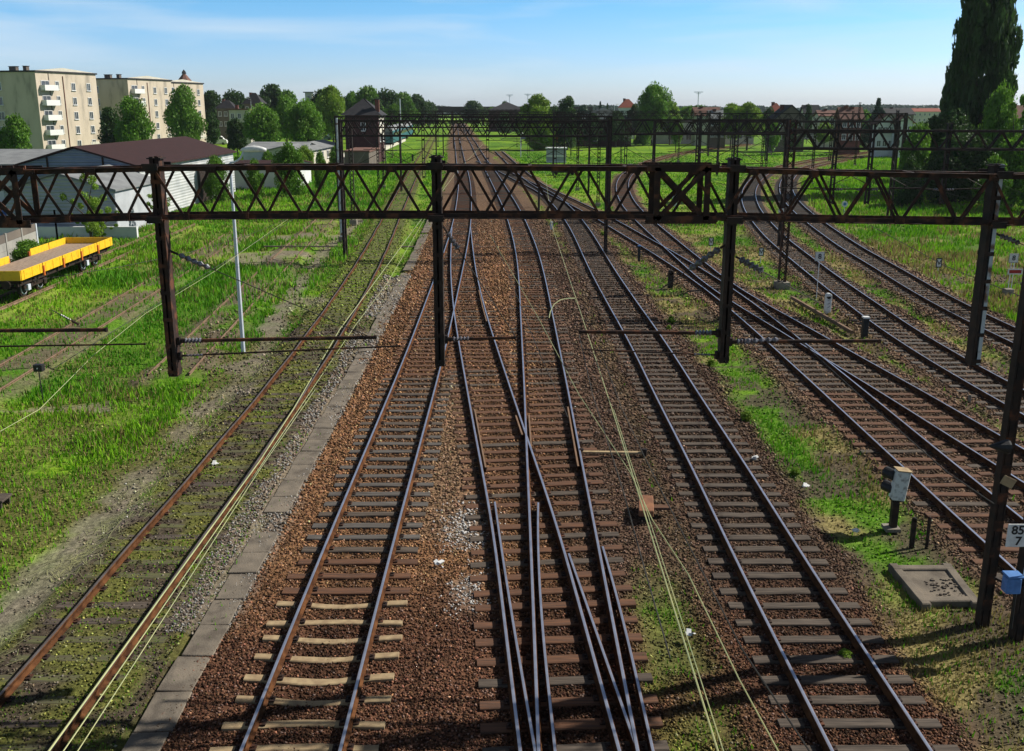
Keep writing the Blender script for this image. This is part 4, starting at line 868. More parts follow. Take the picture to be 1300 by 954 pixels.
# dwarf signal: tilted white cabinet with two hooded lamps on its far side
g = G(1131, 672, -.25); e = empty('dwarf_signal', g, 0, 'white weathered dwarf signal box with two black lamp hoods beside the gravel', 'signal')
zc = P(1138, 612, g.y).z - g.z
b = MB(); b.box((.10, 0, zc * .94), (.30, .26, .72), 'white_dirty', M4=Matrix.Rotation(.12, 3, 'Y')); b.build('cabinet', 'white_dirty', e, bevel=.015)
b = MB(); b.box((.14, 0, zc * .94 + .375), (.34, .30, .025), 'sleeper_tan', M4=Matrix.Rotation(.12, 3, 'Y')); b.build('lid', 'rust_plate', e)
for k, z_ in enumerate((.18, -.16)):
    b = MB(); b.tube([(.02, .10, zc * .94 + z_), (-.12, .34, zc * .94 + z_ + .02)], [.13, .135], 'black', 14); b.build('lamp_hood', 'black', e)
b = MB(); b.box((.04, 0, (zc * .94 - .30) / 2), (.15, .14, zc * .94 - .30), 'iron_dark'); b.box((.05, 0, zc * .94 - .36), (.24, .2, .08), 'iron_dark'); b.box((0, 0, .03), (.34, .34, .08), 'concrete'); b.build('pedestal', 'iron_dark', e)
# small black box on a stake
g = G(55, 512, -.4); e = empty('box_on_stake', g, 0, 'small black box with a white dot on a thin stake in the grass', 'trackside box'); z = P(53, 467, g.y).z - g.z
b = MB(); b.tube([(0, 0, 0), (-.02, 0, z)], .018, 'black', 6); b.build('stake', 'black', e); b = MB(); b.box((0, 0, z), (.30, .22, .24), 'black'); b.build('box', 'black', e, bevel=.01); b = MB(); b.tube([(0, -.13, z), (0, -.11, z)], .025, 'white', 8); b.build('dot', 'white', e)
# wooden box at the left edge
g = G(3, 640, -.35); b = MB(); b.box((-.35, 0, .16), (1.0, .5, .06), 'wood_dark'); b.box((-.35, -.2, 0), (.9, .06, .3), 'wood_dark'); b.box((-.35, .2, 0), (.9, .06, .3), 'wood_dark'); o = b.build('wooden_crate', 'wood_dark', loc=g, bevel=.01); tag(o, 'dark low wooden box at the grass by the left picture edge', 'box')
# point machine: rust-coloured plate box with drive rod
g = G(820, 655, -.2); e = empty('point_machine', g, 0, 'rust-orange flat metal box crossed by the bright overhead wire', 'point machine')
b = MB(); b.box((0, .05, .24), (.36, .95, .16), 'rust_plate', rz=-.12); b.box((.0, .05, .06), (.28, .8, .22), 'iron_dark', rz=-.12); b.build('casing', 'rust_plate', e, bevel=.015)
b = MB(); b.box((.38, .0, .22), (.42, .20, .06), 'wood_rust'); b.build('side_plate', 'rust_plate', e)
a_, c_ = G(738, 574, -.08), G(818, 575, -.08); b = MB(); b.bar(a_, c_, .12, .05, 'sleeper_tan'); b.tube([c_ + Vector((0, 0, -.08)), c_ + Vector((0, 0, .12))], .08, 'iron_dark', 10); b.tube([a_ + Vector((0, 0, -.04)), a_ + Vector((0, 0, .10))], .06, 'iron_dark', 8)
tag(b.build('switch_rod', 'rust_plate'), 'flat tan bar lying across the gravel from the rail to a black bolt', 'bar')
# broken concrete inspection pit
g0 = [G(1130, 721, -.2), G(1208, 721, -.2), G(1243, 766, -.2), G(1168, 767, -.2)]
c0 = sum(g0, Vector()) / 4; e = empty('inspection_pit', c0 - Vector((0, 0, .2)), 0, 'cracked square concrete pit cover in the grass by the double lattice leg', 'pit cover')
b = MB()
for i in range(4):
    p, q = g0[i] - e.location, g0[(i + 1) % 4] - e.location; inn = (c0 - e.location - (p + q) / 2).normalized() * .09
    ex = (q - p).normalized() * .1; b.bar(p + inn - Vector((0, 0, .03 + .002 * i)) - ex * (i % 2), q + inn - Vector((0, 0, .03 + .002 * i)) + ex * (i % 2), .2, .2, 'slab')
b.build('rim', 'concrete', e, bevel=.02)
b = MB(); s = .86
cc = [(c0 + (q - c0) * .90) - e.location for q in g0]; lo = .0
b.add([(v.x, v.y, v.z + lo + .02) for v in cc] + [(v.x, v.y, v.z + lo - .2) for v in cc], [(0, 1, 2, 3)[::-1], (4, 5, 6, 7), (0, 1, 5, 4), (1, 2, 6, 5), (2, 3, 7, 6), (3, 0, 4, 7)], 'slab'); b.build('lid', 'concrete', e)
b = MB(); rr = random.Random(3)
for k in range(70):
    t = rr.random(); u = rr.random(); q = cc[0] + (cc[1] - cc[0]) * (.3 + .65 * t) + (cc[3] - cc[0]) * (.35 + .6 * u); sz = rr.uniform(.02, .06)
    b.box((q.x, q.y, q.z + lo + .03), (sz, sz * .8, sz * .7), 'slab' if k % 3 else 'wood_dark', rz=rr.uniform(0, 3))
tag(b.build('rubble', 'concrete', e), kind='stuff')
# equipment on the near right leg of the portal: kilometre plate, blue phone box, plates
def onleg(name, label, cat, pts, Y):
    pass
km = empty('kilometre_sign', P(1291, 680, 15.55), 0, 'white kilometre plate reading 85 over 7 on the dark lattice leg', 'sign')
b = MB(); b.box((0, 0, 0), (.36, .02, .44), 'white'); b.build('board', 'white', km, bevel=.004)
text(km, '85', .23, (0, -.016, .10), 0); text(km, '7', .23, (.03, -.016, -.11), 0)
bx = empty('phone_box', P(1284, 742, 15.5), 0, 'small blue metal box fixed low on the dark lattice leg', 'equipment box')
b = MB(); b.box((0, 0, 0), (.26, .2, .30), 'blue'); b.build('case', 'blue', bx, bevel=.012); b = MB(); b.box((0, -.02, .20), (.30, .26, .04), 'blue'); b.build('lid', 'blue', bx, bevel=.01)
b = MB(); b.tube([(.1, 0, -.17), (.12, .02, -.9)], .02, 'black', 6); b.tube([(.14, -.1, .2), (.22, -.02, .7)], .018, 'galv', 6); b.build('cable', 'black', bx)
yp = empty('yellow_plate', P(1280, 612, 15.6), 0, 'faded yellowish plate tilted on the dark lattice leg above the kilometre plate', 'plate'); b = MB(); b.box((0, 0, 0), (.24, .02, .17), 'sleeper_tan', M4=Matrix.Rotation(.45, 3, 'Y')); b.build('plate_face', 'sleeper_tan', yp)
lt = empty('lamp_housing', P(1274, 568, 15.6), 0, 'dark pointed housing fixed to the left side of the dark lattice leg', 'housing'); b = MB(); b.tube([(-.26, -.02, .03), (.05, .02, 0), (.1, .02, 0)], [.02, .13, .13], 'black', 10); b.build('cone', 'black', lt)
# litter
for i, (px, py, lb) in enumerate(((272, 590, 'pale scrap of paper lying in the mossy track'), (1024, 618, 'white scrap lying on the grass verge'), (1085, 676, 'crumpled white plastic on the verge near the signal box'), (876, 806, 'pale flat stone beside the yellow wires'), (558, 716, 'small white can with red end on the gravel'), (957, 583, 'white chip lying between the sleepers'))):
    g = G(px, py, -.15); b = MB(); rr = random.Random(i)
    for k in range(3): b.box((rr.uniform(-.06, .06), rr.uniform(-.03, .03), .02 + .02 * k), (.14, .09, .02), 'white', M4=Matrix.Rotation(rr.uniform(-.6, .6), 3, 'X') @ Matrix.Rotation(rr.uniform(0, 3), 3, 'Z'))
    tag(b.build('litter' if i != 3 else 'flat_stone', 'white' if i != 3 else 'concrete', loc=g), lb, 'litter' if i != 3 else 'stone')
# thin dark strip laid flat across the main tracks
b = MB(); p = G(335, 313, -.2); q = G(700, 314, -.2); b.bar(p, q, .28, .06, 'wood_dark'); tag(b.build('dark_strip', 'wood_dark'), 'thin dark strip crossing under all main tracks behind the near portal', 'duct')
# short disused rail lying in the verge
b = MB(); b.bar(G(1005, 378, -.15), G(1082, 422, -.15), .12, .16, 'rail_rust'); tag(b.build('loose_rail', 'rail_rust'), 'loose rusty rail lying in the grass behind the short white post', 'rail')
# ================================================================ FLAT WAGON
WA = Vector((-26.3, 52.8, 0)); wdir = math.atan2(-.118, 1)  # heading
wg = empty('flat_wagon', (WA.x, WA.y, -.1), math.atan(.048), 'yellow-sided flat wagon with bare plank deck standing in the grass', 'wagon')
Lw, Ww, dz_ = 12.6, 2.85, 1.25
def wp(nm, mb, m, parent=wg, **k): return mb.build(nm, m, parent, **k)
b = MB(); b.box((0, 0, dz_ - .05), (Ww - .1, Lw - .1, .10), 'plank'); wp('deck', b, 'plank')
b = MB()
for s in (-1, 1): b.box((s * (Ww / 2 - .35), 0, dz_ - .3), (.14, Lw - .4, .35), 'iron_dark')
for k in range(9): b.box((0, -Lw / 2 + .4 + k * (Lw - .8) / 8, dz_ - .25), (Ww - .3, .12, .2), 'iron_dark')
wp('underframe', b, 'iron_dark')
npan = 5
for s in (-1, 1):
    for k in range(npan):
        y0_ = -Lw / 2 + k * Lw / npan; y1_ = y0_ + Lw / npan
        if s == -1 and k in (2,): continue
        b = MB(); b.box((s * Ww / 2, (y0_ + y1_) / 2, dz_ + .13), (.05, Lw / npan - .10, .50), 'yellow')
        for q in (-.9, 0, .9): b.box((s * (Ww / 2 + .03), (y0_ + y1_) / 2 + q, dz_ + .13), (.03, .06, .44), 'yellow')
        wp('side_board', b, 'yellow', bevel=.006)
    for k in range(1, npan): b = MB(); b.box((s * (Ww / 2 + .05), -Lw / 2 + k * Lw / npan, dz_ - .02), (.10, .13, .52), 'orange'); wp('stanchion', b, 'orange')
for s in (-1, 1):
    b = MB(); b.box((0, s * Lw / 2, dz_ + .13), (Ww, .06, .50), 'yellow'); wp('end_board', b, 'yellow', bevel=.006)
    for q in (-.88, .88): b = MB(); b.tube([(q, s * Lw / 2, dz_ - .25), (q, s * (Lw / 2 + .45), dz_ - .25)], .09, 'iron_dark', 10); b.tube([(q, s * (Lw / 2 + .45), dz_ - .25), (q, s * (Lw / 2 + .50), dz_ - .25)], .22, 'iron_dark', 14); wp('buffer', b, 'iron_dark')
for s in (-1, 1):
    for a_ in (-1, 1):
        yb = s * 3.9 + a_ * .95
        ax = MB(); ax.tube([(-.9, yb, .50), (.9, yb, .50)], .07, 'iron_dark', 8)
        ww = ax.build('wheelset', 'iron_dark', wg)
        for q in (-.76, .76):
            b = MB(); b.tube([(q - .06, yb, .50), (q + .06, yb, .50)], .46, 'iron_dark', 22); b.tube([(q + .06 * (1 if q > 0 else -1), yb, .50), (q + .09 * (1 if q > 0 else -1), yb, .50)], .34, 'galv', 18); b.tube([(q + .09 * (1 if q > 0 else -1), yb, .50), (q + .12 * (1 if q > 0 else -1), yb, .50)], .27, 'iron_dark', 18); b.build('wheel', 'iron_dark', ww)
    b = MB(); b.box((0, s * 3.9, .72), (2.2, .5, .2), 'iron_dark')
    for q in (-1.0, 1.0):
        b.box((q, s * 3.9, .58), (.12, 2.7, .18), 'iron_dark'); b.box((q, s * 3.9, .75), (.16, .6, .3), 'iron_dark')
        for a_ in (-1, 1): b.box((q + .04, s * 3.9 + a_ * .95, .55), (.2, .3, .3), 'galv' if a_ < 0 else 'iron_dark')
    wp('bogie_frame', b, 'iron_dark')
# ================================================================ BUILDINGS
BM = {}
def bmat(n, *a, **k):
    if n not in BM: BM[n] = M[n] = mat(n, *a, **k)
    return n
bmat('plaster_beige', (.56, .475, .375), (.33, .285, .23), .9, .5, stretch=(1, 1, .35), c3=(.51, .43, .335), detail=8, thr=(.38, .68))
bmat('plaster_grey', (.17, .14, .115), (.12, .10, .085), .9, .5)
bmat('plaster_pale', (.62, .58, .48), (.5, .47, .4), .9, .5); bmat('plaster_white', (.68, .69, .68), (.55, .56, .54), .9, .6)
bmat('brick', (.19, .07, .05), (.12, .05, .04), .9, 2.0); bmat('brick_dark', (.075, .03, .03), (.05, .022, .022), .9, 2.0)
bmat('roof_maroon', (.040, .015, .014), (.030, .012, .011), .85, 1.5); bmat('roof_dark', (.020, .020, .024), (.034, .032, .035), .8, 1.5)
bmat('roof_red', (.30, .085, .055), (.22, .07, .045), .85, 1.5); bmat('roof_brown', (.20, .10, .075), (.13, .07, .055), .85, 1.5); bmat('roof_grey', (.24, .25, .25), (.17, .175, .18), .85, .8)
bmat('roof_green', (.022, .035, .034), (.032, .045, .044), .8, 1.5); bmat('sheet_grey', (.42, .44, .47), (.34, .36, .39), .55, 1.0); bmat('sheet_white', (.56, .57, .56), (.40, .42, .42), .5, .7); bmat('sheet_blue', (.26, .31, .40), (.20, .25, .33), .5, .8)
bmat('teal', (.02, .10, .11), (.03, .14, .15), .5, 1); bmat('fencec', (.36, .34, .30), (.25, .24, .22), .95, .8)
bmat('panel_pale', (.46, .48, .50), (.36, .38, .40), .7, .8); bmat('panel', (.32, .34, .40), (.25, .27, .32), .6, 1)
ribs(M['sheet_white'], 'Z', .28, .55, .03); ribs(M['sheet_blue'], 'Z', .30, 1.0, .05); ribs(M['sheet_grey'], 'Z', .28, .9, .03); ribs(M['roof_maroon'], 'Y', .5, .5, .03)
def bld(name, label, cat, corner, ang, L_, D_, h, wall='plaster_pale', roof='roof_dark', rt='gable', rh=2.5, eave=.4, wins=None, z0=-.4, chim=(), group=None, ridge='L', wm='glass', frame=True, door=None, gable=None):
    """corner: front-left ground point; ang: heading of the front wall; L_ length along front, D_ depth"""
    e = empty(name, (corner[0], corner[1], z0), ang, label, cat, group)
    b = MB(); b.box((L_ / 2, D_ / 2, h / 2), (L_, D_, h), wall)
    if rt == 'gable':
        if ridge == 'L':
            for x in (0.0, L_): b.add([(x, 0, h), (x, D_, h), (x, D_ / 2, h + rh * .97)], [(0, 1, 2)], gable or wall)
        else:
            for y in (0.0, D_): b.add([(0, y, h), (L_, y, h), (L_ / 2, y, h + rh * .97)], [(0, 1, 2)], gable or wall)
    b.build('wall', wall, e)
    r = MB(); t = .15; E = eave
    if rt == 'gable':
        if ridge == 'L':
            sl = rh / (D_ / 2); y0, y1 = -E, D_ / 2; z_lo = h - sl * E
            for s in (0, 1):
                ya, yb = (y0, y1) if not s else (D_ + E, D_ / 2)
                r.add([(-E, ya, z_lo), (L_ + E, ya, z_lo), (L_ + E, yb, h + rh), (-E, yb, h + rh), (-E, ya, z_lo + t), (L_ + E, ya, z_lo + t), (L_ + E, yb, h + rh + t), (-E, yb, h + rh + t)], [(0,1,2,3),(4,5,6,7),(0,1,5,4),(1,2,6,5),(2,3,7,6),(3,0,4,7)], roof)
        else:
            sl = rh / (L_ / 2); z_lo = h - sl * E
            for s in (0, 1):
                xa_, xb = (-E, L_ / 2) if not s else (L_ + E, L_ / 2)
                r.add([(xa_, -E, z_lo), (xa_, D_ + E, z_lo), (xb, D_ + E, h + rh), (xb, -E, h + rh), (xa_, -E, z_lo + t), (xa_, D_ + E, z_lo + t), (xb, D_ + E, h + rh + t), (xb, -E, h + rh + t)], [(0,1,2,3),(4,5,6,7),(0,1,5,4),(1,2,6,5),(2,3,7,6),(3,0,4,7)], roof)
    elif rt == 'hip':
        m_ = min(L_, D_) / 2; px_ = (m_, L_ - m_) if L_ > D_ else (L_ / 2 - .01, L_ / 2 + .01); py_ = (D_ / 2, D_ / 2) if L_ >= D_ else (m_, D_ - m_)
        r.add([(-E, -E, h), (L_ + E, -E, h), (L_ + E, D_ + E, h), (-E, D_ + E, h), (px_[0], py_[0], h + rh), (px_[1], py_[1], h + rh)], [(0,1,5,4) if L_ >= D_ else (0,1,4), (1,2,5), (2,3,4,5), (3,0,4), (3,2,1,0)], roof)
    else:
        r.box((L_ / 2, D_ / 2, h + .15), (L_ + 2 * E, D_ + 2 * E, .3), roof)
    ro = r.build('roof', roof, e)
    for (cx_, cy_, ch) in chim: c = MB(); c.box((cx_ * L_, cy_ * D_, h + rh * .5 + ch / 2), (.7, .7, rh * .6 + ch), 'brick'); c.box((cx_ * L_, cy_ * D_, h + rh * .8 + ch + .05), (.85, .85, .12), 'roof_dark'); c.build('chimney', 'brick', ro)
    for wn in (wins or []):
        side, n_, m2, ww, wh, za, dz2 = wn[:7]; xs0 = wn[7] if len(wn) > 7 else 0; xs1 = wn[8] if len(wn) > 8 else 1
        Ls = L_ if side in 'FB' else D_
        for r_ in range(m2):
            for c_ in range(n_):
                x = Ls * (xs0 + (xs1 - xs0) * (c_ + .5) / n_); z = za + r_ * dz2
                f = MB(); g_ = MB()
                def put(mb, w2, h2, dep, m3, off):
                    if side == 'F': mb.box((x, -off, z), (w2, dep, h2), m3)
                    elif side == 'R': mb.box((L_ + off, x, z), (dep, w2, h2), m3)
                    elif side == 'L': mb.box((-off, x, z), (dep, w2, h2), m3)
                t = .09
                if side == 'F':
                    for q in (-1, 1): f.box((x + q * (ww / 2), -.03, z), (t, .12, wh + t), 'white'); f.box((x, -.03, z + q * wh / 2), (ww - t, .12, t), 'white')
                    f.box((x, -.04, z), (t * .6, .06, wh), 'white'); f.box((x, -.12, z - wh / 2 - .07), (ww + .3, .22, .06), 'white'); g_.box((x, .0, z), (ww, .03, wh), wm)
                else:
                    o_ = L_ if side == 'R' else 0; sg = 1 if side == 'R' else -1
                    for q in (-1, 1): f.box((o_ + sg * .03, x + q * (ww / 2), z), (.12, t, wh + t), 'white'); f.box((o_ + sg * .03, x, z + q * wh / 2), (.12, ww - t, t), 'white')
                    f.box((o_ + sg * .04, x, z), (.06, t * .6, wh), 'white'); f.box((o_ + sg * .12, x, z - wh / 2 - .07), (.22, ww + .3, .06), 'white'); g_.box((o_, x, z), (.03, ww, wh), wm)
                fo = f.build('window', 'white', e); g_.build('pane', wm, fo)
    return e
def at(px, Y): return P(px, 136, Y)
# apartment blocks: gable ends to the right lit by the sun
def apartment(cx, cy, label, balcony=True, hh=16.0, depth=17.8, stain=True):
    ang = math.atan2(4.3, 17) * -1 ; ang = -math.atan2(4.3, 17.3)
    # front wall (shaded) runs left from the corner; right wall (lit) runs away
    u = Vector((math.cos(ang), math.sin(ang), 0)); Lf = 30.0; c = Vector((cx, cy, 0)) - u * Lf
    e = bld('apartment_block', label, 'apartment block', (c.x, c.y), ang, Lf, depth, hh, 'plaster_beige', 'roof_dark', 'flat', eave=.25, z0=-.4, group='apartment blocks on the left',
            wins=[('R', 2, 5, 1.1, 1.45, 2.4, 2.85, .46, .98), ('R', 1, 5, 2.2, 1.6, 2.6, 2.85, .05, .22), ('R', 1, 5, .95, 1.5, 2.6, 2.85, .27, .38), ('F', 4, 5, 1.5, 1.5, 2.4, 2.85, .05, .80)])
    # shallow gable parapet on the lit end, chimneys
    p = MB(); p.add([(Lf + .02, 0, hh + .3), (Lf + .02, depth, hh + .3), (Lf + .02, depth * .45, hh + 1.0), (Lf - .35, 0, hh + .3), (Lf - .35, depth, hh + .3), (Lf - .35, depth * .45, hh + 1.0)], [(0, 1, 2), (5, 4, 3), (0, 2, 5, 3), (2, 1, 4, 5)], 'plaster_pale'); p.box((Lf + .03, depth * .2, hh / 2), (.10, .16, hh), 'plaster_grey'); p.build('parapet', 'plaster_pale', e)
    v = MB(); v.box((Lf + .09, depth * .425, hh / 2 - .3), (.1, .12, hh - .6), 'brick'); v.build('drainpipe', 'brick', e)
    for k in range(7):
        q = MB(); q.box((Lf - 4 - k * 3.7, 2.5 + (k % 2), hh + .7), (1.6 if k % 2 else .8, .8, .9), 'plaster_grey'); q.box((Lf - 4 - k * 3.7, 2.5 + (k % 2), hh + 1.2), (1.8 if k % 2 else 1.0, 1, .1), 'roof_dark'); q.build('roof_vent', 'plaster_grey', e)
    if balcony:
        for k in range(5):
            q = MB(); z = 1.6 + k * 2.85; y0_ = depth * .055; y1_ = depth * .27
            q.box((Lf + .55, (y0_ + y1_) / 2, z), (1.1, y1_ - y0_, .12), 'white'); q.box((Lf + 1.08, (y0_ + y1_) / 2, z + .5), (.06, y1_ - y0_, 1.0), 'white')
            for yy_ in (y0_, y1_): q.box((Lf + .53, yy_, z + .5), (1.04, .06, .98), 'white')
            q.build('balcony', 'white', e)
    s = MB(); s.box((Lf + .015, depth * .88, 1.9), (.04, 3.2, 1.6), 'plaster_pale'); s.build('painted_patch', 'plaster_pale', e)
    return e
apartment(-92, 189, 'nearest beige apartment block with white balconies on its sunlit end', hh=16.4)
apartment(-91.2, 232, 'middle beige apartment block half hidden by a leafy tree', hh=16.2)
apartment(-90.7, 256, 'farthest pale apartment block behind the broad green tree', hh=16.0, balcony=False)
# water tower with a pyramid roof
g = at(237, 330); e = empty('water_tower', (g.x, g.y, -.4), 0, 'water tower with a dark pyramid roof rising behind the apartment blocks', 'tower')
b = MB(); b.tube([(0, 0, 0), (0, 0, 14.5)], 3.0, 'brick', 12); b.build('shaft', 'brick', e); b = MB(); b.tube([(0, 0, 14.5), (0, 0, 16.4)], 3.5, 'brick', 12); b.build('tank_room', 'brick', e)
b = MB(); b.tube([(0, 0, 16.4), (0, 0, 18.6), (0, 0, 20.6)], [4.4, 2.2, .5], 'roof_brown', 8); b.tube([(0, 0, 20.6), (0, 0, 21.3), (0, 0, 22.0)], [.8, .6, .05], 'roof_dark', 6); b.build('roof', 'roof_brown', e)
# corrugated warehouse (maroon roof)
fl_ = P(33, 205, 85); wl = 11.2
e = bld('warehouse', 'corrugated warehouse with wide maroon roof and pale ribbed side wall', 'warehouse', (-33.1 - wl, 85), 0, wl, 29, 4.7, 'sheet_white', 'roof_maroon', 'gable', 1.65, .35, ridge='W', gable='sheet_blue')
b = MB(); b.box((wl / 2, -.03, 2.35), (wl - .02, .05, 4.7), 'sheet_blue'); b.add([(0, -.055, 4.7), (wl, -.055, 4.7), (wl / 2, -.055, 6.25)], [(0, 1, 2)], 'sheet_blue'); b.build('front_cladding', 'sheet_blue', e)
b = MB()
for q in (.28, .72): b.box((wl * q, -.10, 5.0), (.16, .05, 1.1), 'iron_dark')
b.box((wl * .5, -.09, 4.62), (wl - .2, .04, .10), 'iron_dark'); b.build('frame_strip', 'iron_dark', e)
b = MB(); b.box((wl + .03, 17.5, 1.8), (.05, 4.0, 3.6), 'iron_dark'); b.build('dark_bay_panel', 'iron_dark', e)  # flat dark panel stands in for the shade of an open bay
# small grey shed before it
w2 = 8.6
e = bld('storage_shed', 'small grey ribbed shed with pale roof in front of the warehouse', 'shed', (-31.2 - w2, 74.5), 0, w2, 9.6, 3.55, 'sheet_grey', 'roof_grey', 'gable', 1.25, .3, ridge='W')
b = MB(); b.box((w2 + .03, 4.8, 1.78), (.06, 9.5, 3.5), 'panel_pale'); b.build('side_cladding', 'panel_pale', e)
b = MB(); b.box((0, 0, 0), (11, .3, .9), 'plaster_white'); o = b.build('low_wall', 'plaster_white', loc=(-34.6, 73.2, 0)); tag(o, 'low pale wall at the foot of the grey ribbed shed', 'wall')
bld('flat_shed', 'low shed with grey flat-pitched roof at the far left edge', 'shed', (-64, 96), 0, 18, 16, 4.2, 'plaster_white', 'roof_grey', 'gable', 1.1, .3)
bld('low_garage', 'long low garage with grey roof behind the flat shed', 'garage', (-76, 126), 0, 30, 9, 3.2, 'plaster_grey', 'roof_dark', 'flat', .4, .2)
# concrete panel fence
def fence(p0, p1, npn, hgt, label, name='concrete_fence', m='fencec', pw=.14, kickz=-.5):
    e = empty(name, p0, 0, label, 'fence'); d = (p1 - p0) / npn
    for k in range(npn):
        b = MB(); a_ = d * k; c_ = d * (k + 1); a_ = a_ + d * .04; c_ = c_ - d * .04
        for j in range(4): b.bar(a_ + Vector((0, 0, hgt * (j + .5) / 4)), c_ + Vector((0, 0, hgt * (j + .5) / 4)), .06, hgt / 4 - .015, m if j < 3 else 'plaster_grey')
        b.build('panel', m, e)
    for k in range(npn + 1): b = MB(); q = d * k; b.box((q.x, q.y, hgt / 2), (pw, pw, hgt + .1), 'galv' if k == npn else m); b.build('post', m, e)
    return e
fence(G(-60, 372, -.4), G(49, 322, -.4), 5, 2.1, 'grey concrete panel fence behind the yellow wagon')
b = MB(); g = G(2, 300, -.4)
b.add([(-2, -1, 0), (1.4, -1, 0), (1.4, 1.5, 0), (-2, 1.5, 0), (-.6, -.2, 2.3), (.1, .6, 2.2)], [(0, 1, 4), (1, 2, 5), (2, 3, 5, 4), (3, 0, 4), (1, 5, 4)], 'blue'); o = b.build('blue_tarpaulin', 'blue', loc=(g.x - .5, g.y + 1, -.2)); tag(o, 'blue tarpaulin heap peeking over the concrete panel fence', 'tarpaulin')
b = MB()
for k in range(4): b.box((0, 0, 1.2), (.1, .1, 2.8), 'iron_rust')
g = G(74, 312, -.4); tag(b.build('fence_post', 'iron_rust', loc=g), 'lone rusty fence post before the small grey shed', 'post')
# platform-side buildings
bld('brown_roofed_shed', 'low shed with dark maroon flat roof behind the white lamp head', 'shed', (at(285, 118).x, 118), 0, 8.0, 10, 2.6, 'plaster_white', 'roof_maroon', 'gable', .5, .3)
bld('grey_roofed_hall', 'long low hall with light grey roof left of the white-walled building', 'hall', (at(300, 150).x, 152), 0, 9, 15, 3.1, 'plaster_white', 'roof_grey', 'gable', 1.0, .4)
bld('white_walled_building', 'white single-storey building with grey roof beside the platform', 'building', (at(385, 150).x - 6, 148), -.02, 6, 28, 3.2, 'plaster_pale', 'roof_grey', 'gable', .7, .5, ridge='W', wins=[('R', 7, 1, 1.1, 1.2, 2.0, 2)])
bld('platform_wall_block', 'pale low walled block between the white building and the brick signal house', 'building', (at(444, 165).x, 158), 0, 4.0, 12, 2.6, 'plaster_grey', 'roof_brown', 'flat', .4, .15)
sb = bld('signal_house', 'red-brick signal house with steep dark hipped roof by the platform', 'house', (at(437, 172).x, 172), 0, 5.9, 7.5, 8.4, 'brick_dark', 'roof_dark', 'hip', 2.9, .7, wins=[('F', 1, 1, .8, 1.4, 6.4, 3.2, .4, .7), ('R', 2, 2, 1.1, 1.5, 4.5, 3.2)], chim=[(.97, .12, .4)])
b = MB(); b.box((5.94, 4.1, 6.4), (.06, 5.6, 3.2), 'plaster_pale'); b.build('lit_side_panel', 'plaster_pale', sb)  # pale panel puts the sunlit tone of this side wall into colour
# platform slab and train
p0, p1 = G(455, 205, 0), G(515, 178, 0)
b = MB(); d = (p1 - p0); nrm = Vector((-d.y, d.x, 0)).normalized(); wv = nrm * 6.0
b.add([(p0 + wv * 0) + Vector((0, 0, -.3)), p1 + Vector((0, 0, -.3)), p1 + wv + Vector((0, 0, -.3)), p0 + wv + Vector((0, 0, -.3)), p0 + Vector((0, 0, .35)), p1 + Vector((0, 0, .35)), p1 + wv + Vector((0, 0, .35)), p0 + wv + Vector((0, 0, .35))], [(3,2,1,0),(4,5,6,7),(0,1,5,4),(1,2,6,5),(2,3,7,6),(3,0,4,7)], 'plaster_pale')
tag(b.build('platform', 'plaster_pale'), kind='structure')
tr0 = G(492, 186, 0); tdir = (G(512, 177, 0) - tr0).normalized(); ta = math.atan2(-tdir.x, tdir.y)
for k in range(3):
    q = tr0 + tdir * (k * 25.5); e = empty('passenger_carriage', (q.x, q.y, -.1), ta, ['leading dark teal train carriage standing at the platform', 'middle teal train carriage behind the leading one', 'last and farthest teal train carriage'][k], 'train carriage', 'carriages of the train at the platform')
    b = MB(); b.box((0, 12.3, 2.35), (2.9, 24.6, 2.9), 'teal'); b.tube([(0, 0, 3.6), (0, 24.6, 3.6)], 1.35, 'roof_grey', 16); b.build('body', 'teal', e, bevel=.1)
    for s in (-1, 1):
        b = MB(); b.box((s * 1.46, 12.3, 2.9), (.05, 23, .9), 'glass'); b.build('window_band', 'glass', e)
    b = MB(); b.box((0, -.03, 2.95), (2.3, .06, .9), 'glass'); b.build('windscreen', 'glass', e)
    for y_ in (4, 20): b = MB(); b.box((0, y_, .6), (2.3, 3, .7), 'iron_dark'); b.build('bogie', 'iron_dark', e)
# viaduct over the far end of the tracks
e = empty('viaduct', (-32, 520, 0), 0, 'long dark steel viaduct crossing the tracks at the horizon', 'bridge')
b = MB(); b.box((0, 0, 8.2), (150, 4, 2.6), 'iron_dark'); b.build('girder', 'iron_dark', e)
for k in range(9): b = MB(); b.box((-66 + k * 16.5, 0, 3.3), (1.2, 3, 7.4), 'brick_dark'); b.build('pier', 'brick_dark', e)
# depots and sheds in the middle distance
bld('dark_brick_depot', 'dark brick depot with low dark-green hipped roof before the white house', 'depot', (at(738, 245).x, 245), 0, 12.8, 20, 6.6, 'brick_dark', 'roof_green', 'hip', 2.9, .7)
bld('ochre_edged_depot', 'dark brick depot with dark roof left of the pointed bright tree', 'depot', (at(620, 390).x, 390), 0, 15, 20, 8.4, 'brick_dark', 'roof_dark', 'hip', 3.3, .8)
bld('long_blue_shed', 'long low blue-grey shed behind the orange machine', 'shed', (at(662, 300).x, 300), 0, 17, 8, 5.0, 'panel', 'roof_dark', 'flat', .4, .3, wins=[('F', 9, 1, 1.2, 1.6, 2.8, 2)])
bld('long_pale_hall', 'long pale hall with arched brown doors beyond the meadow', 'hall', (at(835, 262).x, 262), 0, 10.4, 9, 5.8, 'plaster_white', 'roof_grey', 'flat', .4, .25, wins=[('F', 3, 1, 1.6, 2.6, 2.4, 2, .3, .95)])
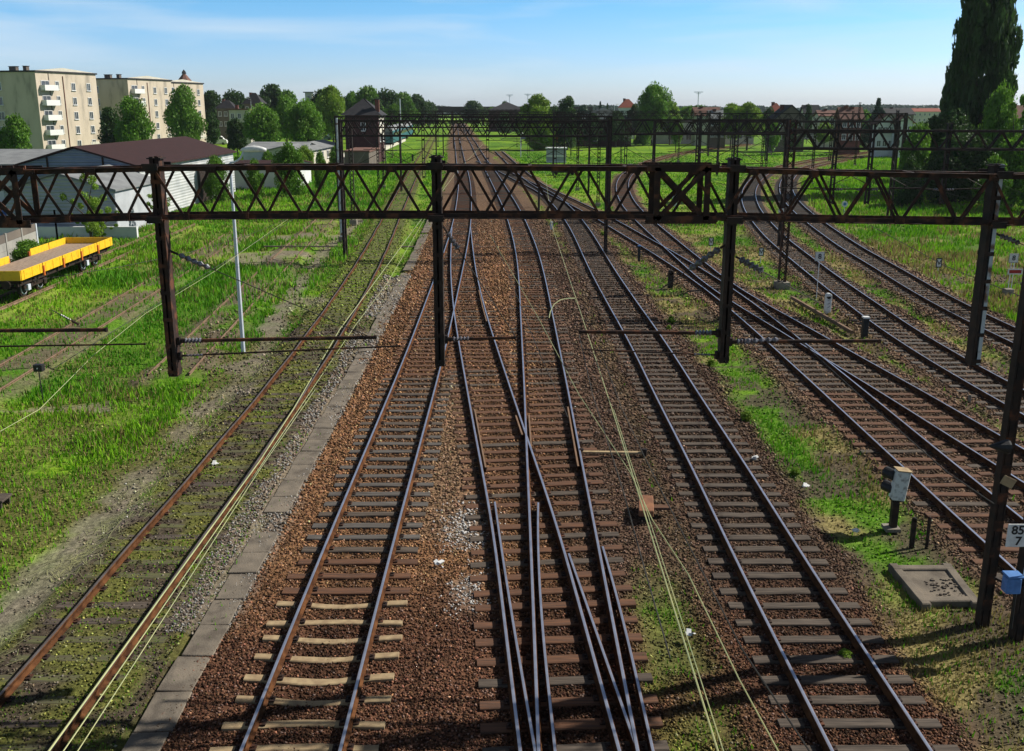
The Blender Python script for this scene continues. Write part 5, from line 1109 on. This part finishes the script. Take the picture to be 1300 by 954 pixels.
bld('cream_hall', 'cream hall joined right of the long pale hall, with one tall chimney', 'hall', (at(885, 259).x, 259), 0, 15.6, 9, 5.6, 'plaster_pale', 'roof_grey', 'flat', .4, .25, wins=[('F', 6, 1, 1.5, 2.2, 2.6, 2)], chim=[(.55, .3, 2.6)])
# small white relay hut
g = G(706, 206, -.3); e = empty('relay_hut', g, 0, 'small white and grey ribbed hut beside the track ladder', 'hut'); b = MB(); b.box((0, 0, 1.2), (3.5, 2.4, 2.4), 'sheet_grey'); b.build('wall', 'sheet_grey', e); b = MB(); b.box((0, 0, 2.5), (3.8, 2.8, .22), 'white'); b.build('roof', 'white', e); b = MB(); b.box((0, -1.25, 1.15), (3.5, .06, .3), 'white'); b.box((0, -1.25, .1), (3.6, .08, .22), 'white'); b.build('band', 'white', e)
# low dark flat trolley in front of the hut
g = G(716, 222, -.3); e = empty('rail_trolley', g, 0, 'low dark trolley stacked with old timbers in front of the small white hut', 'trolley'); b = MB()
rr = random.Random(4)
for k in range(14): b.box((rr.uniform(-1.6, 1.6), rr.uniform(-.8, .8), .7 + .16 * (k // 5)), (2.6, .22, .14), 'wood_rust' if k % 3 else 'wood_dark', rz=rr.uniform(-.5, .5))
b.build('timber_load', 'wood_dark', e); b = MB(); b.box((0, 0, .45), (3.8, 2.2, .2), 'iron_dark'); b.build('bed', 'iron_dark', e)
for s in (-1, 1):
    for t in (-1, 1): b = MB(); b.tube([(s * 1.2, t * .8 - .05, .25), (s * 1.2, t * .8 + .05, .25)], .25, 'iron_dark', 12); b.build('wheel', 'iron_dark', e)
# orange track machine
g = G(705, 186, -.3); e = empty('track_machine', g, 0, 'orange rail crane machine with white roof before the long blue shed', 'rail machine')
b = MB(); b.box((0, 0, 1.6), (2.6, 3.4, 1.4), 'orange'); b.box((.8, 0, 2.6), (1.0, 1.6, .8), 'orange'); b.build('body', 'orange', e, bevel=.08); b = MB(); b.box((-.6, .2, 3.0), (1.5, 1.8, 1.2), 'orange'); b.build('cab', 'orange', e, bevel=.05); b = MB(); b.box((-.6, .2, 3.7), (1.8, 2.1, .18), 'white'); b.build('cab_roof', 'white', e); b = MB(); b.box((-.6, -.72, 3.05), (1.2, .05, .8), 'glass'); b.build('window', 'glass', e)
b = MB(); b.bar((1.2, 0, 2.2), (3.4, 0, .9), .2, .25, 'iron_dark'); b.bar((.8, 0, 2.8), (2.2, 0, 3.9), .18, .2, 'orange'); b.build('boom', 'orange', e)
for s in (-1, 1): b = MB(); b.tube([(s * .8, -1.2, .5), (s * .8 + .15, -1.2, .5)], .5, 'iron_dark', 14); b.tube([(s * .8, 1.2, .5), (s * .8 + .15, 1.2, .5)], .5, 'iron_dark', 14); b.build('wheel', 'iron_dark', e)
# houses along the horizon on the right
def hs(px, Y, wpx, topy, eavey, label, wall, roof, rt='gable', ridge='L', rh=None, chim=((.3, .5, .6),), nw=3, dd=.8):
    g = at(px, Y); sc_ = F / (Y * cT); L_ = wpx / sc_; zt_ = P(px, topy, Y).z; ze = P(px, eavey, Y).z
    return bld('house', label, 'house', (g.x, Y), random.uniform(-.06, .06), L_, L_ * dd, ze + .4, wall, roof, rt, zt_ - ze, .5, ridge=ridge, wins=[('F', nw, 2, .8, 1.15, max(1.6, ze - 3.6), 2.6)], chim=chim, group='houses along the horizon')
hs(787, 300, 20, 126, 137, 'white house with a bright red roof left of the large round tree', 'plaster_white', 'roof_red', 'hip')
hs(884, 250, 30, 137, 146, 'tan house with brown roof below the T-shaped antenna', 'plaster_pale', 'roof_brown', 'gable')
hs(903, 230, 20, 141, 149, 'low house with slate-grey roof in front of the tan house', 'plaster_grey', 'roof_grey', 'gable')
hs(978, 260, 16, 131, 142, 'narrow house with red tiled tower-like roof beside the big grey roof', 'plaster_pale', 'roof_red', 'hip')
hs(986, 215, 38, 134, 150, 'large greenish house with big dark grey roof', 'plaster_grey', 'roof_dark', 'gable', 'W')
hs(1022, 300, 18, 134, 143, 'small house with dark roof behind the big grey-roofed house', 'plaster_pale', 'roof_dark')
hs(1042, 240, 30, 141, 147, 'long beige house with dull brown roof left of the red brick house', 'plaster_pale', 'roof_brown', nw=5)
hs(1070, 200, 26, 137, 149, 'red brick house with brown roof and two chimneys', 'brick', 'roof_brown', 'gable', 'L', chim=((.3, .5, .8), (.6, .5, .5)))
hs(1116, 190, 22, 146, 156, 'white house with steep brown roof, left one of the pair', 'plaster_white', 'roof_brown', 'gable', 'W')
hs(1141, 188, 20, 147, 155, 'white house with pale brown roof touching the dark trees', 'plaster_white', 'roof_brown', 'gable', 'W')
hs(1128, 330, 34, 138, 145, 'long dark-roofed house behind the white pair', 'plaster_grey', 'roof_dark')
hs(1160, 480, 36, 138, 142, 'distant row house with pinkish wall at the horizon', 'plaster_pale', 'roof_red', nw=6)
hs(1284, 150, 34, 135, 148, 'house with reddish roof behind the thin tree at the right edge', 'brick', 'roof_brown')
hs(275, 260, 22, 127, 138, 'grey villa with dark roof among the trees right of the apartment blocks', 'plaster_grey', 'roof_dark', 'hip')
hs(290, 235, 26, 136, 140, 'ochre low house under the dark villa roof', 'plaster_pale', 'roof_brown', 'flat')
hs(310, 280, 22, 118, 132, 'dark steep-roofed villa among the tall trees', 'plaster_grey', 'roof_dark', 'hip')
hs(388, 300, 9, 116, 118, 'tall narrow pale building peeking between the trees', 'plaster_pale', 'roof_grey', 'flat', nw=1, chim=())
# antennas
for i, (px, Y, ty, lb) in enumerate(((886, 330, 116, 'tall T-shaped antenna mast above the tan house'), (647, 420, 120, 'left of two faint T-shaped masts left of the pointed tree'), (670, 420, 119, 'right of two faint T-shaped masts left of the pointed tree'), (508, 260, 124, 'thin white pole before the wooded ridge'))):
    g = at(px, Y); z = P(px, ty, Y).z; b = MB(); b.tube([(0, 0, 0), (0, 0, z)], .14, 'galv', 6)
    if i < 3: b.box((0, 0, z), (3.0, .2, .22), 'galv'); b.box((0, 0, z - .5), (1.4, .2, .15), 'galv')
    tag(b.build('antenna_mast', 'galv', loc=(g.x, g.y, -.3)), lb, 'antenna')
# vehicles
def car(px, py, rz, body, label, van=False):
    g = G(px, py, -.3); e = empty('parked_van' if van else 'parked_car', g, rz, label, 'van' if van else 'car', 'vehicles parked near the platform'); Lc, hc = (5.2, 2.2) if van else (4.2, 1.45)
    prof = [(-Lc/2, .35), (-Lc/2, .85), (-Lc/2+.15, hc*.62 if not van else hc), (-Lc/2+.6, hc), (Lc*.12 if not van else Lc*.22, hc), (Lc*.28 if not van else Lc*.36, hc*.64), (Lc/2-.1, hc*.56), (Lc/2, .6), (Lc/2, .35)]
    b = MB(); n = len(prof); vs = [(x, -.85, z) for x, z in prof] + [(x, .85, z) for x, z in prof]; b.add(vs, [tuple(range(n)), tuple(range(2 * n - 1, n - 1, -1))] + [(i, (i + 1) % n, n + (i + 1) % n, n + i) for i in range(n)], body); b.build('body', body, e, bevel=.05)
    b = MB()
    for s in (-1, 1): b.box((-.1 if not van else 1.2, s * .86, hc * .78), (1.9 if not van else 1.0, .02, hc * .26), 'glass')
    b.build('side_window', 'glass', e)
    for sx in (-1, 1):
        for s in (-1, 1): b = MB(); b.tube([(sx * Lc * .31, s * .78, .32), (sx * Lc * .31, s * .92, .32)], .32, 'black', 14); b.build('wheel', 'black', e)
car(276, 184, .1, 'white', 'white van parked behind the maroon warehouse roof', True)
M['carblue'] = mat('carblue', (.10, .16, .20), None, .3, 3); M['carsilver'] = mat('carsilver', (.5, .52, .55), None, .3, 3)
car(412, 178, .3, 'carblue', 'dark blue car parked left of the tall pale pole'); car(424, 176, .3, 'carsilver', 'silver car parked just left of the brick signal house')
# ================================================================ TREES
def crown_mesh(key, kind, n, leaf, seed, m):
    """leaf faces through the volume of a unit crown (height 1, width 1), base at z=0"""
    r = np.random.default_rng(seed)
    if kind == 'round':
        nc = 60; th = r.uniform(0, 6.28, nc); zz = r.uniform(-.75, 1, nc); rad = np.sqrt(np.maximum(0, 1 - zz * zz)) * r.uniform(.45, 1.0, nc)
        c = np.c_[np.cos(th) * rad * .40, np.sin(th) * rad * .40, .5 + zz * .40]; cr = r.uniform(.09, .20, nc)
    elif kind == 'tall':
        nc = 60; t = r.uniform(0, 1, nc); rad = .38 * np.sin(np.pi * np.clip(t * .85 + .12, 0, 1)) ** .7 * r.uniform(.3, 1, nc); th = r.uniform(0, 6.28, nc)
        c = np.c_[np.cos(th) * rad, np.sin(th) * rad, .06 + t * .86]; cr = r.uniform(.07, .16, nc)
    elif kind == 'cone':
        nc = 90; t = r.uniform(0, 1, nc) ** 1.3; rad = .46 * (1 - t) * r.uniform(.3, 1, nc); th = r.uniform(0, 6.28, nc)
        c = np.c_[np.cos(th) * rad, np.sin(th) * rad, .02 + t * .95]; cr = .05 + .11 * (1 - t)
    elif kind == 'poplar':
        nc = 260; t = r.uniform(0, 1, nc); rad = .42 * (np.minimum(1, .35 + t * 3.2) * np.minimum(1, (1.02 - t) * 3.2)) * r.uniform(.3, 1, nc) ** .6; th = r.uniform(0, 6.28, nc)
        c = np.c_[np.cos(th) * rad, np.sin(th) * rad, .02 + t * .95]; cr = r.uniform(.07, .15, nc)
    elif kind == 'sparse':
        nc = 34; th = r.uniform(0, 6.28, nc); zz = r.uniform(-.9, 1, nc); rad = np.sqrt(np.maximum(0, 1 - zz * zz)) * r.uniform(.2, 1.0, nc)
        c = np.c_[np.cos(th) * rad * .44, np.sin(th) * rad * .44, .5 + zz * .45]; cr = r.uniform(.04, .09, nc)
    else:  # bush
        nc = 46; th = r.uniform(0, 6.28, nc); zz = r.uniform(-.2, 1, nc); rad = np.sqrt(np.maximum(0, 1 - zz * zz)) * r.uniform(.4, 1.0, nc)
        c = np.c_[np.cos(th) * rad * .42, np.sin(th) * rad * .42, .25 + zz * .6]; cr = r.uniform(.12, .21, nc)
    ang_ = np.arctan2(c[:, 1], c[:, 0]); lob = .86 + .20 * np.sin(ang_ * 2 + seed) * np.cos(c[:, 2] * 7 + seed * 1.7) + .10 * np.sin(ang_ * 5 + c[:, 2] * 11); c[:, 0] *= lob; c[:, 1] *= lob; c[:, 2] *= .93
    k = r.integers(0, nc, n); d = r.normal(0, 1, (n, 3)); d /= np.linalg.norm(d, axis=1)[:, None]; rr = cr[k] * r.uniform(.25, 1.05, n) ** .5
    if kind == 'poplar': p = c[k] + d * rr[:, None] * np.array([1, 1, .40])
    else: p = c[k] + d * rr[:, None] * np.array([1, 1, .8])
    a = r.normal(0, 1, (n, 3)) + d * .6; a /= np.linalg.norm(a, axis=1)[:, None]; q = np.cross(a, r.normal(0, 1, (n, 3))); q /= np.linalg.norm(q, axis=1)[:, None]; s2 = np.cross(a, q)
    L_ = leaf * r.uniform(.6, 1.4, n)[:, None]
    v = np.stack([p - q * L_, p + s2 * L_ * .55, p + q * L_, p - s2 * L_ * .55], 1)
    f = np.arange(n * 4).reshape(-1, 4); cv = r.uniform(.75, 1.25, nc)[k] * r.uniform(.75, 1.25, n); col = np.c_[cv * r.uniform(.9, 1.1, n), cv, cv * r.uniform(.8, 1.1, n)]
    o = npmesh('crown', v.reshape(-1, 3), f, m, col=np.repeat(col, 4, 0)); me = o.data; bpy.data.objects.remove(o)
    # trunk with limbs
    t = MB(); zt = .55 if kind not in ('poplar', 'cone') else .85
    t.tube([(0, 0, -.25), (.005, .01, .1), (-.01, 0, zt)], [.028, .022, .008], 'bark', 7)
    for i in range(9 if kind != 'cone' else 4):
        j = c[r.integers(0, nc)]; z0 = max(0, j[2] - .25) * .8; t.tube([(0, 0, z0), (j[0] * .55, j[1] * .55, (z0 + j[2]) / 2 + .02), tuple(j)], [.012, .008, .003], 'bark', 5)
    to = t.build('trunk', 'bark'); tm = to.data; bpy.data.objects.remove(to)
    return me, tm
CM = {}
def CMESH(kind, mk, det):
    key = (kind, mk, det)
    if key not in CM:
        n = {'lo': 2600, 'mid': 7500, 'hi': 17000}[det]; lf = {'lo': .046, 'mid': .031, 'hi': .021}[det]
        if kind == 'poplar': n, lf = 70000, .021
        if kind == 'sparse': n, lf = int(n * .3), lf * .75
        CM[key] = [crown_mesh(key, kind, n, lf, 11 + 7 * v + len(CM), M[mk]) for v in range(2 if kind != 'poplar' else 1)]
    return random.choice(CM[key])
def tree(px, Y, wpx, topy, label, kind='round', mk='leaf', det='mid', trunk_h=.15, cat='tree', group='trees around the station yard', name='tree', z0=-.4, wf=1.0):
    """crown width in picture pixels at that distance"""
    g = at(px, Y); sc_ = F / (Y * cT); wdt = wpx / sc_ * wf; ht = P(px, topy, Y).z - z0; e = empty(name, (g.x, Y, z0), random.uniform(0, 6.28), label, cat, group)
    cm, tm = CMESH(kind, mk, det); ch = ht * (1 - trunk_h)
    c = bpy.data.objects.new('crown', cm); COL.objects.link(c); c.parent = e; c.location = (0, 0, ht * trunk_h); c.scale = (wdt * 1.08, wdt * 1.08, ch)
    t = bpy.data.objects.new('trunk', tm); COL.objects.link(t); t.parent = e; s = ht * 1.0; t.scale = (wdt * 1.08, wdt * 1.08, ch); t.location = (0, 0, ht * trunk_h)
    if trunk_h > .2: pass
    return e
T = tree
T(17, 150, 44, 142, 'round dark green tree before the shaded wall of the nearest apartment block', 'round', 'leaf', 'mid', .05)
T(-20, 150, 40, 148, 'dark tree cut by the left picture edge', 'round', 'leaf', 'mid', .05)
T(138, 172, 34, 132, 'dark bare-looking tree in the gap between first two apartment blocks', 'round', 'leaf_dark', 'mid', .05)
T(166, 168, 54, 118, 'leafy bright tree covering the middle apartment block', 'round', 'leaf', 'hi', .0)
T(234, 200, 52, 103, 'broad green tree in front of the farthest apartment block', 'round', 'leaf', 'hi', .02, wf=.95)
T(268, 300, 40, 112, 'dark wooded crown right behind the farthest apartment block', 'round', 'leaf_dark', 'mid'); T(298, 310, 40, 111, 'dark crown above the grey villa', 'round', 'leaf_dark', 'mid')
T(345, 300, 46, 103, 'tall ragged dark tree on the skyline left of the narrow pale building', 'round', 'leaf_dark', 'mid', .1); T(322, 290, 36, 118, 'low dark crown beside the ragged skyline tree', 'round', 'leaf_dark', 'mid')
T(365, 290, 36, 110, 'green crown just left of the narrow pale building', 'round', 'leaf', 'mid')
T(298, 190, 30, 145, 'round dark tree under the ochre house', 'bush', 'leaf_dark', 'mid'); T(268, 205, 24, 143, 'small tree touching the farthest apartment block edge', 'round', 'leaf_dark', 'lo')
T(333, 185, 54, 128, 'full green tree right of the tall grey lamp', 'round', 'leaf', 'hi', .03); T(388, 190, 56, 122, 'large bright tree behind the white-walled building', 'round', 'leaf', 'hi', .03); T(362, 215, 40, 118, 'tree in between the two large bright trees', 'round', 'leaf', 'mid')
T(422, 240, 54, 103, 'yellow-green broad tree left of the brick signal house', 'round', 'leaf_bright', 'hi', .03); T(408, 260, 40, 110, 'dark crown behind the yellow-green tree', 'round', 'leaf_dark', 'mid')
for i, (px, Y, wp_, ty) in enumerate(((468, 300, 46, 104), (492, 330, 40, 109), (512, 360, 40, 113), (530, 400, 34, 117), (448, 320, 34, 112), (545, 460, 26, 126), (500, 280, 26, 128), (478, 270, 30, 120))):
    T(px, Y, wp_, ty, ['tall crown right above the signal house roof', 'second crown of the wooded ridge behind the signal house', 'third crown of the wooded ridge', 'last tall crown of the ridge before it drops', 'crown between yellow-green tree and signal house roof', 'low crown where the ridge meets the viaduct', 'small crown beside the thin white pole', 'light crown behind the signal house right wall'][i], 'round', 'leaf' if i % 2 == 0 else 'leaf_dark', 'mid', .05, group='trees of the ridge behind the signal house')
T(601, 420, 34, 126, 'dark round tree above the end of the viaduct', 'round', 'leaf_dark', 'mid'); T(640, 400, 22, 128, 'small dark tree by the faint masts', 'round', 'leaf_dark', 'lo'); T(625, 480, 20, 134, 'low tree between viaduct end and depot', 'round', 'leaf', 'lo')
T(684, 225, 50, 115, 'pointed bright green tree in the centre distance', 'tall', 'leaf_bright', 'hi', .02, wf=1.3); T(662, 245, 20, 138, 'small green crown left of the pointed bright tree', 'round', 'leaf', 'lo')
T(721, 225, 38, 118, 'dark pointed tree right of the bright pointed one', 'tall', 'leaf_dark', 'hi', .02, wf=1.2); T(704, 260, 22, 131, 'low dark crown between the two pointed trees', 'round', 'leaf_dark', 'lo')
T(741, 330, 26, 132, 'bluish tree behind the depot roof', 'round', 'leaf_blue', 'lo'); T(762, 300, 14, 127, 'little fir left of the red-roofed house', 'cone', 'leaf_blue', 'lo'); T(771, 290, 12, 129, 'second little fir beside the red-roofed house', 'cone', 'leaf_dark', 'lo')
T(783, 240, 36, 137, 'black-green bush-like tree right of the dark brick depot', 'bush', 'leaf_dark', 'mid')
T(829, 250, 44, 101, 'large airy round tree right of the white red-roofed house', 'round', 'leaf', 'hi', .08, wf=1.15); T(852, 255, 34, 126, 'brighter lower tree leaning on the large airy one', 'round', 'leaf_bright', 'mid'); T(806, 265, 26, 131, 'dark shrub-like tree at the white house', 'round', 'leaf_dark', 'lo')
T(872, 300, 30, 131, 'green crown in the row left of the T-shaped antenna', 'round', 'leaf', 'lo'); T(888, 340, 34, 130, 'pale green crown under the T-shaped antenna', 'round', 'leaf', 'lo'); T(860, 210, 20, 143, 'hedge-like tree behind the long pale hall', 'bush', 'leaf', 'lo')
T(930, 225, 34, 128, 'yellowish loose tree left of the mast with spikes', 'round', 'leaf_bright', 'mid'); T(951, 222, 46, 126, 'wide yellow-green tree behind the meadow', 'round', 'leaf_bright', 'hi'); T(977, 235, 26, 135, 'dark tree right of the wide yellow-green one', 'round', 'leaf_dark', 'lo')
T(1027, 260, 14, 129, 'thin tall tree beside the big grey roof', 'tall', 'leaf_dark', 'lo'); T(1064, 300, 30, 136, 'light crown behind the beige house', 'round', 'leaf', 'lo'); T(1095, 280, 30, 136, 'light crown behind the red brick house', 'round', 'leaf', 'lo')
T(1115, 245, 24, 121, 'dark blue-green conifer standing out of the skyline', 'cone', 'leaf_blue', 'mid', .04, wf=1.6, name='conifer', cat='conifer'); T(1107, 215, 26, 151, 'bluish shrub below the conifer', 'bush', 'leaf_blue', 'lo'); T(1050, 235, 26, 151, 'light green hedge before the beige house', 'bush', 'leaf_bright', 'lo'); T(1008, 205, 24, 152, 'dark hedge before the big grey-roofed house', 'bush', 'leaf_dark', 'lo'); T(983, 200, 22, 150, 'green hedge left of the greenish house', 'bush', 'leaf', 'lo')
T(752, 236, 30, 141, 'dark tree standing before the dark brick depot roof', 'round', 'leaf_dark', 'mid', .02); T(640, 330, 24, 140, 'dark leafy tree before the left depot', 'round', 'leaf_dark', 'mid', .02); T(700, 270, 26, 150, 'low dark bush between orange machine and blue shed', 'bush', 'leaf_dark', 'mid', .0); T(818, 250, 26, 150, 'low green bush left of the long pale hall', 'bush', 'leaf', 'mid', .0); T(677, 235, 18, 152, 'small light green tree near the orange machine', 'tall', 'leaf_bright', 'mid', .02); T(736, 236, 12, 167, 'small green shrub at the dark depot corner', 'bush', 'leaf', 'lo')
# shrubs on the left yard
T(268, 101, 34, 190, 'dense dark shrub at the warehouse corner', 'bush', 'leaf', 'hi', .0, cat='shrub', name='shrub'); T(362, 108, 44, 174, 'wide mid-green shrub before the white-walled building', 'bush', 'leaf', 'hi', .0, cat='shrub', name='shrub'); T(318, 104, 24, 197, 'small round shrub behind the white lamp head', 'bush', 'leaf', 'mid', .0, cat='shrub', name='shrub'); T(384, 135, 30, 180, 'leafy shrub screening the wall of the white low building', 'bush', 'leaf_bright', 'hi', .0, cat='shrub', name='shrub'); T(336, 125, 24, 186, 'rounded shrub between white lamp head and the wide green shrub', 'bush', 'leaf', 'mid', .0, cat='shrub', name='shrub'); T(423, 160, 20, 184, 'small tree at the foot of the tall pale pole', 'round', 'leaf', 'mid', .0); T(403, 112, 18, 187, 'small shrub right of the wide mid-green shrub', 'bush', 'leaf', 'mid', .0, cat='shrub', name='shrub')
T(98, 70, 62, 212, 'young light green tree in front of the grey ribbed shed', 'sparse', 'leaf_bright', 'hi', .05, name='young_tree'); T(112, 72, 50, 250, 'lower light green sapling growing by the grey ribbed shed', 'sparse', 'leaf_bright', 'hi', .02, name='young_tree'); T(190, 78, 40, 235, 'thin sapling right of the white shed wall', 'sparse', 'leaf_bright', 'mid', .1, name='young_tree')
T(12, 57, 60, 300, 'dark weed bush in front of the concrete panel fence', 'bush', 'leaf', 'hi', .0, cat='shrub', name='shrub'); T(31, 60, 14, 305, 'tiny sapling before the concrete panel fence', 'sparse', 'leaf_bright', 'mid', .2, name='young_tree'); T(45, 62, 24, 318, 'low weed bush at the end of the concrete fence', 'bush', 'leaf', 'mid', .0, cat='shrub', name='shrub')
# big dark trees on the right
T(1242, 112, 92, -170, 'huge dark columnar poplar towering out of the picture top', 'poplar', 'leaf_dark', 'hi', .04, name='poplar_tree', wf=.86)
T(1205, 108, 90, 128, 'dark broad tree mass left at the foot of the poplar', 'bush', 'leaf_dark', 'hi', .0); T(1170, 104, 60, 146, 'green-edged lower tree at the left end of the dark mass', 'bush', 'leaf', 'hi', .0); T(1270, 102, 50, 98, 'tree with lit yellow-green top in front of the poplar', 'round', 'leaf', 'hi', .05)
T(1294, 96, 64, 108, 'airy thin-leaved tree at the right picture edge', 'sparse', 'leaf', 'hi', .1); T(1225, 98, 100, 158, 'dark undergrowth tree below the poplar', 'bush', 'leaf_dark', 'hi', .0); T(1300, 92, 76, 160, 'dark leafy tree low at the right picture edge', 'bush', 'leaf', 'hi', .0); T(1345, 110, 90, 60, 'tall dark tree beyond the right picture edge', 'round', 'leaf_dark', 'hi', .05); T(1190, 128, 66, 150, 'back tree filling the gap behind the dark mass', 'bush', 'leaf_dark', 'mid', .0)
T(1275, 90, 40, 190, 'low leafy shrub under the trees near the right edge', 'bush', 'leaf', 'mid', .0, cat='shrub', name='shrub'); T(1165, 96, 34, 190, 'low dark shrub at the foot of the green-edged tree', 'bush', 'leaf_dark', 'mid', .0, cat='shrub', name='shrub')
# weeds near the camera: leafy clumps
def weed(px, py, w_, h_, label, mk='leaf_bright'):
    g = G(px, py, -.28); e = empty('weed_clump', g, random.uniform(0, 6), label, 'weed', 'leafy weeds on the verges'); cm, tm = CMESH('bush', mk, 'lo'); c = bpy.data.objects.new('leaves', cm); COL.objects.link(c); c.parent = e; c.scale = (w_, w_, h_)
for a_ in ((903, 466, .42, .32, 'bright weed clump right below the heavy hanging post'), (1010, 605, .34, .3, 'bright green tuft on the grass verge'), (852, 412, .45, .45, 'bright weed clump on the verge left of the heavy hanging post'), (1072, 838, .34, .22, 'leafy weed inside the straight track at the bottom'), (948, 536, .5, .4, 'bright tall tuft beside the straight track'), (765, 300, .5, .4, 'weed clump between rails of the straight track, under the beam'), (849, 420, .3, .3, 'small weed below the tall clump on the verge'), (1030, 350, .4, .3, 'small weed before the number sign')): weed(*a_)
# distant wooded horizon (reads as one mass)
r = np.random.default_rng(5); n = 90000; x = r.uniform(-1500, 1900, n); ridge = 9 + 7 * fbm(x, x * 0, 90, 5) + 5 * noise2(x, x * 0, 28, 9) - 6; y = 1150 + r.uniform(-30, 30, n) + 140 * np.sin(x / 420.0); z = r.uniform(0, 1, n) ** .7 * ridge
a_ = r.normal(0, 1, (n, 3)); a_ /= np.linalg.norm(a_, axis=1)[:, None]; q_ = np.cross(a_, r.normal(0, 1, (n, 3))); q_ /= np.linalg.norm(q_, axis=1)[:, None]; s_ = np.cross(a_, q_); p_ = np.c_[x, y, z]; Lf_ = r.uniform(1.2, 2.6, n)[:, None]
v = np.stack([p_ - q_ * Lf_, p_ + s_ * Lf_ * .8, p_ + q_ * Lf_, p_ - s_ * Lf_ * .8], 1); cv = r.uniform(.7, 1.3, n)[:, None] * np.array([1, 1, 1])
tag(npmesh('distant_woods', v.reshape(-1, 3), np.arange(n * 4).reshape(-1, 4), M['leaf_blue'], col=np.repeat(cv, 4, 0)), kind='stuff', label='far-off band of bluish woods along the horizon', cat='woods')

# ================================================================ AIR
hzm = bpy.data.materials.new('haze'); hzm.use_nodes = True; n = hzm.node_tree; n.nodes.clear(); o_ = n.nodes.new('ShaderNodeOutputMaterial'); v_ = n.nodes.new('ShaderNodeVolumePrincipled')
v_.inputs['Color'].default_value = (.80, .90, 1.0, 1); v_.inputs['Density'].default_value = .00008; v_.inputs['Anisotropy'].default_value = .2
n.links.new(v_.outputs[0], o_.inputs['Volume'])
b = MB(); b.box((0, 3450, 26), (9600, 7800, 56)); h_ = b.build('haze', hzm); h_['kind'] = 'stuff'; h_['label'] = 'thin pale summer haze lying over the whole yard'
